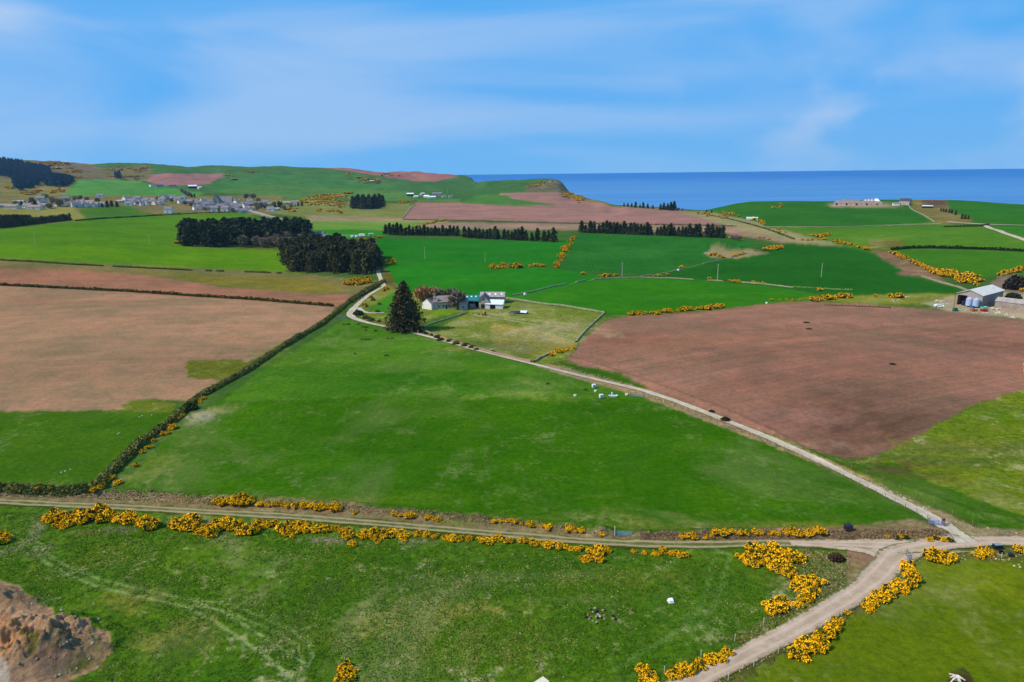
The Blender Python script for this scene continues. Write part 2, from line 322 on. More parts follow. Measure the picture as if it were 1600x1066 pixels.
 ([(1420,312),(1476,312),(1486,330),(1522,347),(1465,351),(1425,325)], S(112,112,76), .5, 0, 0),
 ([(1425,312),(1476,312),(1480,324),(1440,322)], S(102,78,64), .3, 0, 0),
 ([(1478,308),(2100,316),(2100,370),(1600,352),(1530,347),(1490,332)], S(46,112,42), 0, .1, 40),
 ([(1545,353),(1640,353),(1640,378),(1600,372)], S(50,120,46), 0, 0, 0),
 ([(1290,318),(1385,318),(1420,322),(1385,324),(1300,324)], S(160,140,118), .3, 0, 0),
 ([(1250,466),(1450,458),(1495,460),(1490,478),(1340,474)], S(118,136,66), .7, 0, 0),
 ([(1440,474),(1490,462),(1560,450),(1660,440),(1660,506),(1560,494),(1480,486)], S(178,158,132), .4, 0, 0),
 ([(1540,452),(1560,430),(1588,428),(1582,446),(1600,460),(1560,455)], S(132,112,100), .2, 0, 0),
 # scraped ground and spoil, lower left
 ([(-120,900),(0,908),(30,918),(50,940),(100,962),(135,968),(168,985),(172,1020),(160,1040),(90,1075),(40,1120),(-160,1150)], S(174,134,106), .45, 0, 0),
 ([(-80,960),(18,962),(28,1000),(5,1030),(-60,1040)], S(180,132,98), .3, 0, 0),
 ([(30,985),(60,972),(65,1000),(45,1020),(38,1008)], S(96,100,56), .6, 0, 0),
 ([(75,975),(110,985),(118,1005),(85,1012),(70,995)], S(112,98,72), .4, 0, 0),
 ([(20,945),(60,962),(90,975),(60,985),(20,970)], S(176,138,112), .1, 0, 0),
 ([(60,1030),(110,1020),(150,1030),(120,1050),(70,1062)], S(128,104,88), .4, 0, 0),
 ([(0,910),(35,925),(50,940),(20,945),(-20,930)], S(146,116,94), .3, 0, 0),
 ([(-60,1020),(15,1040),(25,1080),(-60,1090)], S(186,168,156), .3, 0, 0),
]
TONES = [  # soft patches of another sward or soil; dark upper-pasture bands paint relief shading: (x, y, half-width m, half-depth m, colour, strength, rough)
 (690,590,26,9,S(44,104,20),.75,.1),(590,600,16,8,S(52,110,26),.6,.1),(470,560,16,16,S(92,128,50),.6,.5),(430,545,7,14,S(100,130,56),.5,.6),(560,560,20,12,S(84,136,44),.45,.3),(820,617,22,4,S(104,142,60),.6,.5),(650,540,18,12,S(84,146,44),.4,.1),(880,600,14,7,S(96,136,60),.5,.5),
 (318,650,4.5,5,S(168,158,138),.85,.5),(345,640,6,4,S(140,148,100),.6,.8),(250,720,7,9,S(96,130,60),.6,.8),(225,745,8,5,S(108,136,70),.6,.8),(300,690,6,5,S(88,124,52),.5,.6),
 (760,700,30,8,S(40,92,16),.5,.1),(500,720,26,8,S(60,116,28),.4,.2),(900,770,24,6,S(40,94,16),.5,.1),(1150,770,26,7,S(70,120,28),.45,.2),(420,680,22,9,S(56,108,26),.4,.2),(1000,690,30,9,S(64,118,26),.4,.2),(650,670,34,8,S(40,94,16),.4,.1),(1240,745,12,6,S(40,92,18),.5,.2),(640,780,30,4,S(74,118,30),.5,.3),(860,810,26,3,S(96,124,56),.5,.7),(1200,822,34,2.5,S(112,130,64),.6,.9),(400,778,24,2.5,S(92,118,48),.5,.7),
 (1400,728,12,5,S(84,70,48),.7,.4),(1440,742,9,5,S(74,78,40),.5,.5),(1500,700,14,7,S(134,140,66),.5,.9),(1560,650,9,6,S(74,124,22),.6,.3),(1450,770,16,5,S(58,106,26),.5,.3),
 (60,680,14,10,S(72,118,34),.4,.3),(120,720,12,6,S(52,98,24),.4,.3),(170,660,10,7,S(56,104,26),.5,.3),
 (1500,900,14,8,S(104,132,30),.45,.2),(1380,1010,12,6,S(96,122,28),.45,.3),(1480,980,12,7,S(82,112,18),.45,.2),(1590,960,10,6,S(80,108,20),.45,.2),
 (420,875,12,6,S(72,124,40),.5,.6),(130,880,10,5,S(112,132,62),.5,1),(700,900,12,5,S(54,96,34),.5,1),(600,975,7,3.5,S(144,148,100),.5,1),(280,990,7,4,S(146,150,96),.55,1),(760,1010,10,6,S(104,122,70),.5,1),(720,950,8,3,S(146,148,96),.5,1),(980,905,12,4,S(110,128,66),.45,1),(1090,960,9,6,S(70,118,40),.5,.8),(880,880,12,4,S(58,104,36),.5,.8),(210,935,8,3.5,S(128,138,74),.6,1),(490,1000,9,5,S(96,124,56),.5,1),(350,1060,9,3,S(60,110,34),.5,1),(530,845,4,1.2,S(150,128,112),.8,.6),(190,828,3.5,1.2,S(132,116,100),.8,.6),(130,832,3.5,1.2,S(112,118,84),.7,.6),(655,846,3,1.1,S(146,130,112),.7,.6),(500,843,4.5,1.1,S(152,134,118),.8,.6),(60,860,3.5,3,S(150,130,104),.6,.5),
 (1335,885,5,4,S(128,104,78),.6,.6),(1290,935,7,5,S(112,104,66),.6,.9),(1310,905,6,5,S(76,100,40),.6,.8),(1240,900,8,5,S(90,104,52),.5,.9),(850,520,26,20,S(172,160,118),.75,.9),(800,545,16,10,S(150,146,96),.6,.9),(760,525,18,10,S(122,140,74),.5,.9),(900,505,14,8,S(160,146,104),.5,.8),(720,545,12,6,S(126,134,76),.5,.9),(690,520,10,6,S(112,136,66),.5,.8),
 (110,1000,4,3,S(96,86,70),.7,.6),(70,1040,4,3,S(118,92,84),.6,.4),(150,1015,3,2.5,S(104,100,62),.7,.8),(20,935,5,2.5,S(128,102,84),.5,.3),(90,970,4,2,S(150,122,98),.5,.4),(130,1045,4,2,S(90,98,50),.7,.9),(0,1000,4,3,S(196,136,88),.5,.1),
 (60,470,60,14,S(168,116,92),.35,0),(300,500,50,12,S(150,122,92),.4,0),(100,560,30,14,S(136,120,92),.4,0),(420,500,26,10,S(178,138,110),.4,0),(200,600,22,8,S(168,128,96),.4,0),(330,540,24,9,S(148,118,92),.35,0),
 (1100,530,40,14,S(160,110,86),.45,0),(1350,500,50,12,S(160,120,104),.4,0),(1280,590,40,12,S(136,96,82),.35,0),(1500,560,30,12,S(134,100,88),.4,0),(1050,590,18,9,S(160,118,104),.45,0),(1240,650,16,8,S(156,116,106),.4,0),(1280,700,12,4,S(164,128,110),.5,0),
 (700,390,60,20,S(36,108,34),.5,.05),(760,440,40,16,S(54,134,44),.35,.05),(1000,395,70,24,S(52,122,64),.4,.05),(1250,420,60,20,S(26,88,30),.5,.05),(1000,465,50,12,S(64,134,40),.4,.1),(1140,470,40,10,S(38,108,22),.5,.1),
 (100,370,110,26,S(84,138,40),.4,.05),(250,400,70,12,S(92,148,26),.4,.05),(180,345,90,20,S(72,124,34),.4,.05),(1400,372,60,20,S(92,140,54),.4,.1),(1500,412,40,14,S(48,108,28),.4,.05),(1260,340,80,40,S(34,96,36),.4,.05)]
LINES = [  # (polyline, width m, colour, strength)
 ([(55,845),(75,868),(110,888),(155,905),(220,922),(300,938),(350,958),(395,985),(440,1015),(480,1040)], .38, S(132,146,84), .8),
 ([(52,855),(68,878),(105,898),(150,916),(215,932),(290,948),(335,972),(375,998),(420,1030),(455,1060)], .38, S(132,146,84), .8),
 ([(300,936),(360,945),(410,965),(455,985),(482,1005),(488,1025),(478,1045)], .36, S(134,146,84), .65),
 ([(300,946),(350,955),(400,975),(440,992),(465,1010),(470,1030)], .36, S(134,146,84), .65),
 ([(0,865),(30,855),(55,838),(62,815)], 1.6, S(150,136,104), .5),
 ([(1120,858),(1110,890),(1100,940),(1075,975),(1020,1010),(960,1045)], .6, S(96,124,56), .5),
 ([(1080,858),(1050,880),(1010,900)], .6, S(120,140,70), .5),
 ([(1140,866),(1128,910),(1115,950),(1080,990)], .6, S(100,128,58), .5),
 ([(560,368),(520,368)], 4, S(160,150,140), .9),
 ([(395,331),(415,337),(440,343)], 5, S(176,168,156), .9),
 ([(630,270),(680,285)], 6, S(96,130,78), .6),
 ([(1195,355),(1330,355),(1470,348)], 3, S(150,156,84), .6),
 ([(0,407),(200,417),(440,427)], 2, S(120,116,66), .7),
 ([(735,484),(800,497),(860,503),(900,508)], 1.5, S(170,160,112), .6),
]

def obj_mesh(name, V, F, mats, parent=None, smooth=True, mi=None):
    me = bpy.data.meshes.new(name); V = np.asarray(V, np.float32); F = np.asarray(F, np.int32)
    me.vertices.add(len(V)); me.vertices.foreach_set('co', V.ravel())
    k = F.shape[1]; me.loops.add(F.size); me.loops.foreach_set('vertex_index', F.ravel())
    me.polygons.add(len(F)); me.polygons.foreach_set('loop_start', np.arange(0, F.size, k, dtype=np.int32)); me.polygons.foreach_set('loop_total', np.full(len(F), k, np.int32))
    me.polygons.foreach_set('use_smooth', np.full(len(F), smooth, bool))
    for m in (mats if isinstance(mats, (list, tuple)) else [mats]): me.materials.append(m)
    if mi is not None: me.polygons.foreach_set('material_index', np.asarray(mi, np.int32))
    me.update(calc_edges=True); me.validate()
    o = bpy.data.objects.new(name, me); COL.objects.link(o)
    if parent: o.parent = parent
    return o
def set_col(me, name, C):
    a = me.attributes.new(name, 'FLOAT_COLOR', 'POINT'); C = np.asarray(C, np.float32)
    if C.shape[1] == 3: C = np.c_[C, np.ones(len(C), np.float32)]
    a.data.foreach_set('color', C.astype(np.float32).ravel())
def set_f(me, name, v):
    a = me.attributes.new(name, 'FLOAT', 'POINT'); a.data.foreach_set('value', np.asarray(v, np.float32))
def tag(o, label=None, cat=None, group=None, kind=None):
    if label: o['label'] = label
    if cat: o['category'] = cat
    if group: o['group'] = group
    if kind: o['kind'] = kind
    return o

# ------------------------------------------------------------------ node helper
class NT:
    def __init__(s, name):
        s.m = bpy.data.materials.new(name); s.m.use_nodes = True; s.t = s.m.node_tree; s.n = s.t.nodes; s.l = s.t.links
        s.b = s.n['Principled BSDF']; s.b.inputs['Specular IOR Level'].default_value = 0.1
    def mk(s, ty, **kw):
        x = s.n.new(ty)
        for k, v in kw.items(): setattr(x, k, v)
        return x
    def put(s, x, i, v):
        if hasattr(v, 'is_linked') or hasattr(v, 'links'): s.l.new(v, x.inputs[i])
        else: x.inputs[i].default_value = v
    def math(s, op, a, b=0.0, clamp=False):
        x = s.mk('ShaderNodeMath', operation=op, use_clamp=clamp); s.put(x, 0, a); s.put(x, 1, b); return x.outputs[0]
    def mix(s, f, a, b, mode='MIX'):
        x = s.mk('ShaderNodeMix', data_type='RGBA', blend_type=mode); s.put(x, 0, f); s.put(x, 6, a); s.put(x, 7, b); return x.outputs[2]
    def noise(s, vec, scale, det=4, rough=.5, dist=0, dims='3D'):
        x = s.mk('ShaderNodeTexNoise', noise_dimensions=dims)
        s.put(x, 'Scale', scale); s.put(x, 'Detail', det); s.put(x, 'Roughness', rough); s.put(x, 'Distortion', dist)
        if dims == '1D': s.put(x, 'W', vec)
        else: s.put(x, 'Vector', vec)
        return x.outputs[0]
    def rng(s, v, a, b, c, d, smooth=True):
        x = s.mk('ShaderNodeMapRange', interpolation_type='SMOOTHSTEP' if smooth else 'LINEAR')
        for i, q in enumerate((v, a, b, c, d)): s.put(x, i, q)
        return x.outputs[0]
    def attr(s, name, out=0): return s.mk('ShaderNodeAttribute', attribute_name=name).outputs[out]
    def pos(s): return s.mk('ShaderNodeNewGeometry').outputs['Position']
    def objc(s): return s.mk('ShaderNodeTexCoord').outputs['Object']
    def vscale(s, v, sc):
        x = s.mk('ShaderNodeMapping'); s.l.new(v, x.inputs[0]); x.inputs['Scale'].default_value = sc; return x.outputs[0]
    def bump(s, h, st, dist=1.0):
        x = s.mk('ShaderNodeBump'); s.put(x, 'Height', h); s.put(x, 'Strength', st); s.put(x, 'Distance', dist); s.l.new(x.outputs[0], s.b.inputs['Normal'])

# ------------------------------------------------------------------ ground material
def mat_ground():
    g = NT('ground'); P = g.pos(); base = g.attr('col'); mk = g.mk('ShaderNodeSeparateColor'); g.l.new(g.attr('msk'), mk.inputs[0])
    plough, rough, fu = mk.outputs[0], mk.outputs[1], g.attr('fu', 2)
    big = g.noise(P, 0.02, 4, .55); mid = g.noise(P, 0.11, 5, .6); fine = g.noise(P, 0.75, 7, .72); vf = g.noise(P, 3.2, 3, .6)
    c = g.mix(1.0, base, g.mix(g.rng(big, .3, .7, 0, 1), (.80, .88, .85, 1), (1.16, 1.06, 1.05, 1)), 'MULTIPLY')
    c = g.mix(1.0, c, g.mix(g.rng(mid, .32, .68, 0, 1), (.86, .93, .92, 1), (1.15, 1.06, 1.06, 1)), 'MULTIPLY')
    tex = g.math('ADD', g.math('MULTIPLY', g.math('SUBTRACT', fine, .5), g.math('ADD', 1.2, g.math('MULTIPLY', rough, 1.5))), 1.0)
    tex = g.math('ADD', tex, g.math('MULTIPLY', g.math('SUBTRACT', vf, .5), g.math('ADD', .5, g.math('MULTIPLY', rough, 1.0))))
    c = g.mix(1.0, c, g.mk('ShaderNodeCombineColor').outputs[0], 'MULTIPLY'); cc = c.node.inputs[7].links[0].from_node
    for i in range(3): g.l.new(tex, cc.inputs[i])
    # straw tussocks and dead patches in the rough ground
    s1 = g.noise(P, 0.16, 7, .68, .6); s2 = g.noise(P, 0.62, 5, .7, .3); s3 = g.noise(P, 0.045, 3, .5)
    sm = g.math('ADD', g.math('MULTIPLY', s1, .55), g.math('MULTIPLY', s2, .45)); sm = g.math('ADD', sm, g.math('MULTIPLY', g.math('SUBTRACT', s3, .5), .35))
    wide = g.noise(P, .021, 8, .68, .8)
    c = g.mix(g.math('MULTIPLY', g.rng(wide, .50, .66, 0, .5), rough, True), c, S(150,140,96)+(1,)); c = g.mix(g.math('MULTIPLY', g.rng(wide, .46, .34, 0, .45), rough, True), c, S(64,74,44)+(1,))
    sf = g.math('MULTIPLY', g.rng(sm, .53, .68, 0, .78), rough, True)
    c = g.mix(sf, c, S(168,158,110)+(1,))
    dk = g.math('MULTIPLY', g.rng(sm, .46, .34, 0, .42), rough, True)
    c = g.mix(dk, c, S(34,68,18)+(1,))
    # drill and harrow lines along each ploughed field
    f1 = g.noise(g.math('MULTIPLY', fu, .55), 1.0, 4, .7, 0, '1D'); f2 = g.noise(g.math('MULTIPLY', fu, .09), 1.0, 3, .6, 0, '1D')
    st = g.math('ADD', g.math('MULTIPLY', g.math('SUBTRACT', f1, .5), .55), g.math('MULTIPLY', g.math('SUBTRACT', f2, .5), .40))
    st = g.math('ADD', 1.0, g.math('MULTIPLY', st, plough)); c2 = g.mix(1.0, c, g.mk('ShaderNodeCombineColor').outputs[0], 'MULTIPLY'); cc = c2.node.inputs[7].links[0].from_node
    for i in range(3): g.l.new(st, cc.inputs[i])
    damp = g.math('MULTIPLY', g.rng(g.noise(P, 0.016, 5, .6, 1.5), .42, .66, 0, .35), plough, True)
    c3 = g.mix(damp, c2, g.mix(1.0, c2, (.70, .70, .72, 1), 'MULTIPLY'))
    g.l.new(c3, g.b.inputs['Base Color']); g.b.inputs['Roughness'].default_value = 1.0; g.b.inputs['Specular IOR Level'].default_value = 0.0
    hgt = g.math('ADD', g.math('MULTIPLY', fine, g.math('ADD', .25, rough)), g.math('MULTIPLY', vf, .2))
    hgt = g.math('ADD', hgt, g.math('MULTIPLY', g.math('MULTIPLY', f1, plough), .35)); hgt = g.math('ADD', hgt, g.math('MULTIPLY', g.math('MULTIPLY', s1, rough), 1.0))
    g.bump(hgt, .8, .6); return g.m
M = {}
M['ground'] = mat_ground()

# ------------------------------------------------------------------ the ground sheet
CALB = np.array([.92, .72, .40]); CALS = np.array([.74, .74, .66])
def build_ground():
    rows = []
    ys = np.arange(1130, 318, -0.95); a, t = rays(np.full(len(ys), 800.0), ys); rr = CZ/-t
    rr = rr[rr < 1300]; rows = np.concatenate([[3, 10, 20, 30, 40, 47], rr[rr > 50]])
    rows = np.concatenate([rows, np.arange(rows[-1]+7, 3050, 7.5), np.arange(3070, 4550, 60)])
    azs = np.concatenate([np.linspace(-R(42), R(42), 1330), np.linspace(R(43.5), R(316.5), 120)])
    A, Q = np.meshgrid(azs, rows); X = Q*np.sin(A); Y = Q*np.cos(A); Z = H(X.ravel(), Y.ravel()).reshape(X.shape)
    nr, na = X.shape; V = np.c_[X.ravel(), Y.ravel(), Z.ravel()]
    i = np.arange(nr-1)[:, None]*na; j = np.arange(na)[None, :]; j2 = (j+1) % na
    F = np.stack([i+j, i+j2, i+na+j2, i+na+j], -1).reshape(-1, 4)
    x, y = V[:, 0], V[:, 1]; r = np.hypot(x, y)
    col = np.tile(np.array(S(70,104,40))*.68, (len(V), 1)); pl = np.zeros(len(V)); ro = np.full(len(V), .15); fu = np.zeros(len(V))
    amp = 0.35+r*0.0012
    jx = x+(fbm(x/2.5, y/2.5, 21, 3)-.5)*amp*4; jy = y+(fbm(x/2.5, y/2.5, 45, 3)-.5)*amp*4
    for (pts, c, rg, pg, hd) in FIELDS:
        P = poly_w(pts); m0 = (jx > P[:, 0].min()) & (jx < P[:, 0].max()) & (jy > P[:, 1].min()) & (jy < P[:, 1].max()); idx = np.nonzero(m0)[0]
        idx = idx[inside(jx[idx], jy[idx], P)]
        col[idx] = np.array(c)*(CALB if c[1] > c[0]*.95 else CALS); pl[idx] = pg; ro[idx] = rg; h = R(hd); fu[idx] = x[idx]*math.cos(h)-y[idx]*math.sin(h)
    for (qx, qy, rad, k_) in [(1350,665,20,.42),(1300,620,16,.2),(975,532,18,.3),(1545,540,18,.25),(1240,545,26,.15),(1420,590,26,.15),(1345,712,9,.35),(1460,520,22,.12),(1150,560,24,.1),(60,575,30,.14),(300,560,25,.12),(120,480,50,.08)]:
        c_ = at(qx, qy); d = np.hypot((x-c_.x)/1.5, y-c_.y)/rad; m = (d < 2.2) & (pl > .4); f = np.zeros(len(x)); f[m] = k_*np.exp(-d[m]**2*1.4)*(.4+1.2*fbm(x[m]/7, y[m]/3, 14, 3)); col *= (1-f)[:, None]
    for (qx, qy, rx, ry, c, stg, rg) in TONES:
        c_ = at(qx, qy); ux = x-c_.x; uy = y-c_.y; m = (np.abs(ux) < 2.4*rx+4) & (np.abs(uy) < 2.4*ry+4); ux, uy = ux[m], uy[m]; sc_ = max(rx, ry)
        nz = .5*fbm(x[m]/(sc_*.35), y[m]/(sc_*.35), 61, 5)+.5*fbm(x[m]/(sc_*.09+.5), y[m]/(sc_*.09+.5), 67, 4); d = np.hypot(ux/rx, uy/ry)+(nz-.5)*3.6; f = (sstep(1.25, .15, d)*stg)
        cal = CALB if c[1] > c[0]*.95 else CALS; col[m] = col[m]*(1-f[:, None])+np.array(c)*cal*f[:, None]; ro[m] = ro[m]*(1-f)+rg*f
    for (pts, wd, c, stg) in LINES:
        L = line_w(pts, 16)[:, :2]; m0 = (x > L[:, 0].min()-9) & (x < L[:, 0].max()+9) & (y > L[:, 1].min()-9) & (y < L[:, 1].max()+9); idx = np.nonzero(m0)[0]
        d, s = dist_line(x[idx], y[idx], L); f = (np.clip(1.25-d/wd, 0, 1)*stg*(0.6+0.6*fbm(x[idx]/1.5, y[idx]/1.5, 7, 2)))[:, None]; f = np.clip(f, 0, 1)
        col[idx] = col[idx]*(1-f)+np.array(c)*f; ro[idx] *= (1-.5*f[:, 0])
    def blur(a):
        a = a.reshape(nr, na, -1).copy(); a[1:-1] = (a[:-2]+2*a[1:-1]+a[2:])/4; a[:, 1:-1] = (a[:, :-2]+2*a[:, 1:-1]+a[:, 2:])/4; return a.reshape(nr*na, -1)
    for _ in range(2): col = blur(col); ro = blur(ro)[:, 0]; pl = blur(pl)[:, 0]
    cliff = sstep(-4, -16, V[:, 2]) * (r > 1100)
    col = col*(1-cliff[:, None])+np.array(S(120,92,76))*cliff[:, None]
    # fine tufted relief in the rough ground close by
    near = (r < 260) & (ro > .5); V[near, 2] += (fbm(x[near]/.9, y[near]/.9, 31, 3)-.5)*.22*(ro[near]-.4)*sstep(260, 120, r[near])
    o = obj_mesh('ground', V, F, M['ground']); set_col(o.data, 'col', col); set_col(o.data, 'msk', np.c_[pl, ro, np.zeros(len(V))]); set_f(o.data, 'fu', fu)
    return tag(o, kind='structure')
ground = build_ground()

# ------------------------------------------------------------------ sea
def mat_sea():
    g = NT('sea'); P = g.pos(); d = g.noise(g.vscale(P, (.0006, .0035, 1)), 1, 4, .6); e = g.noise(g.vscale(P, (.02, .02, .02)), 1, 5, .7)
    c = g.mix(g.rng(d, .35, .65, 0, 1), (.02, .105, .31, 1), (.055, .20, .43, 1))
    dist = g.mk('ShaderNodeVectorMath', operation='LENGTH'); g.l.new(P, dist.inputs[0])
    c = g.mix(g.rng(dist.outputs['Value'], 3000, 16000, 0, 1), g.mix(.6, c, (.075, .23, .44, 1)), g.mix(.5, c, (.0, .105, .37, 1)))
    g.l.new(c, g.b.inputs['Base Color']); g.b.inputs['Roughness'].default_value = .6; g.b.inputs['Specular IOR Level'].default_value = .04
    g.bump(e, .4, 4); return g.m
rs = np.concatenate([[800, 1600, 3000], np.geomspace(4500, 60000, 14)]); az_ = np.linspace(0, 2*PI, 181)[:-1]
A_, Q_ = np.meshgrid(az_, rs); Vs = np.c_[(Q_*np.sin(A_)).ravel(), (Q_*np.cos(A_)).ravel(), np.full(Q_.size, -60.0)]
i_ = np.arange(len(rs)-1)[:, None]*180; j_ = np.arange(180)[None, :]
tag(obj_mesh('sea', Vs, np.stack([i_+j_, i_+(j_+1) % 180, i_+180+(j_+1) % 180, i_+180+j_], -1).reshape(-1, 4), mat_sea()), kind='structure')
# ------------------------------------------------------------------ shared materials
def simple(name, c, rough=.8, var=.15, sc=1.5, bump=0.0, metal=0.0, c2=None, spec=.2):
    g = NT(name); P = g.objc(); n = g.noise(P, sc, 5, .6)
    b = tuple(c)+(1,); a = tuple(x*(1-var) for x in c)+(1,); d = tuple(min(1, x*(1+var)) for x in (c2 or c))+(1,)
    g.l.new(g.mix(g.rng(n, .3, .7, 0, 1), a, d), g.b.inputs['Base Color'])
    g.b.inputs['Roughness'].default_value = rough; g.b.inputs['Metallic'].default_value = metal; g.b.inputs['Specular IOR Level'].default_value = spec
    if bump: g.bump(n, bump, .1)
    M[name] = g.m; return g.m
def mat_foliage(name, tintv=.35):
    g = NT(name); c = g.attr('col'); oi = g.mk('ShaderNodeObjectInfo')
    v = g.rng(oi.outputs['Random'], 0, 1, 1-tintv, 1+tintv, False); x = g.mk('ShaderNodeCombineColor')
    for i in range(3): g.l.new(v, x.inputs[i])
    g.l.new(g.mix(1.0, c, x.outputs[0], 'MULTIPLY'), g.b.inputs['Base Color'])
    g.b.inputs['Roughness'].default_value = .9; g.b.inputs['Specular IOR Level'].default_value = .0; M[name] = g.m; return g.m
mat_foliage('foliage', .12); mat_foliage('needles', .28)
simple('bark', S(84,70,58), .95, .3, 3, .4); simple('twig', S(118,100,84), .95, .2, 2)
simple('harl_white', S(222,216,206), .9, .07, .8, .1); simple('harl_cream', S(204,190,168), .9, .08, .8, .1); simple('harl_grey', S(150,142,138), .9, .12, .8, .1)
def mat_stone(name, c, c2):
    g = NT(name); P = g.objc(); v = g.mk('ShaderNodeTexVoronoi'); v.inputs['Scale'].default_value = 2.4; g.l.new(g.vscale(P, (1, 1, 1.7)), v.inputs['Vector'])
    k = g.mix(g.rng(g.noise(P, 1.2, 4, .6), .3, .7, 0, 1), tuple(c)+(1,), tuple(c2)+(1,)); b = g.mk('ShaderNodeSeparateColor'); g.l.new(v.outputs['Color'], b.inputs[0])
    x = g.mk('ShaderNodeCombineColor'); u = g.rng(b.outputs[0], 0, 1, .68, 1.25, False)
    for i in range(3): g.l.new(u, x.inputs[i])
    g.l.new(g.mix(1, k, x.outputs[0], 'MULTIPLY'), g.b.inputs['Base Color']); g.b.inputs['Roughness'].default_value = .92; g.bump(v.outputs['Distance'], .5, .1); M[name] = g.m
mat_stone('stone_pink', S(170,148,134), S(192,170,152)); mat_stone('stone_grey', S(156,146,138), S(186,174,160)); mat_stone('drystone', S(112,112,82), S(150,146,116))
def mat_ribs(name, c, c2, sc=6, axis=0, rough=.6):
    g = NT(name); P = g.objc(); wv = g.mk('ShaderNodeTexWave', bands_direction='XYZ'[axis]); wv.inputs['Scale'].default_value = sc; wv.inputs['Distortion'].default_value = .2; g.l.new(P, wv.inputs[0])
    k = g.mix(g.rng(g.noise(P, .5, 5, .65), .35, .65, 0, 1), tuple(c)+(1,), tuple(c2)+(1,)); k = g.mix(g.math('MULTIPLY', wv.outputs[0], .22), k, (.02,.02,.02,1))
    g.l.new(k, g.b.inputs['Base Color']); g.b.inputs['Roughness'].default_value = rough; g.bump(wv.outputs[0], .4, .08); M[name] = g.m
mat_ribs('slate', S(110,106,112), S(142,134,134), 1.4, 2, .55); mat_ribs('slate_brown', S(130,114,110), S(156,136,126), 1.4, 2, .6); mat_ribs('slate_dark', S(54,58,72), S(78,80,92), 1.4, 2, .5)
mat_ribs('sheet_pale', S(206,198,186), S(226,220,208), 1.2, 0, .5); mat_ribs('sheet_grey', S(150,140,134), S(176,164,154), 1.2, 0, .6); mat_ribs('sheet_teal', S(20,104,104), S(44,128,124), 1.2, 0, .5); mat_ribs('sheet_white', S(214,226,232), S(240,242,242), 1.2, 0, .4)
mat_ribs('boarding', S(142,128,118), S(168,154,142), 2.0, 0, .8)
simple('glass_dark', S(28,32,38), .15, .1, 1, 0, 0, None, .6); simple('dark_inside', S(22,20,20), .95, .1); simple('frame_white', S(226,224,218), .6, .05); simple('door_green', S(26,48,38), .6, .1)
simple('white_paint', S(228,230,230), .45, .05, 1, 0, 0, None, .4); simple('black_plastic', S(24,26,34), .35, .25, 2, .3, 0, None, .5); simple('blue_tank', S(120,142,186), .45, .12, 1); simple('tank_grey', S(158,172,196), .5, .1, 1); simple('blue_paint', S(40,120,190), .5, .15); simple('navy', S(26,38,72), .6, .2)
simple('green_paint', S(20,92,50), .5, .15); simple('red_paint', S(186,50,40), .6, .2); simple('orange_paint', S(190,122,62), .7, .35, 2.5); simple('rust', S(110,62,44), .9, .3, 4); simple('galv', S(128,142,152), .5, .15, 3, 0, .3)
simple('teal_gate', S(112,156,160), .6, .2, 3); simple('post_wood', S(120,108,92), .95, .25, 4); simple('post_pale', S(182,178,160), .95, .2, 4); simple('tyre', S(26,26,28), .9, .1); simple('rock_pale', S(176,164,142), .95, .2, 3, .4); simple('rock_brown', S(140,116,98), .95, .3, 2, .5)
simple('cow_black', S(24,22,22), .8, .3, 3); simple('stump_pale', S(206,190,176), .9, .2, 3, .4); simple('yellow_paint', S(226,190,96), .6, .15); simple('concrete', S(184,178,166), .95, .12, 2, .2); simple('mint', S(120,196,176), .5, .1)
simple('solar', S(40,44,70), .25, .1, 1, 0, 0, None, .5)

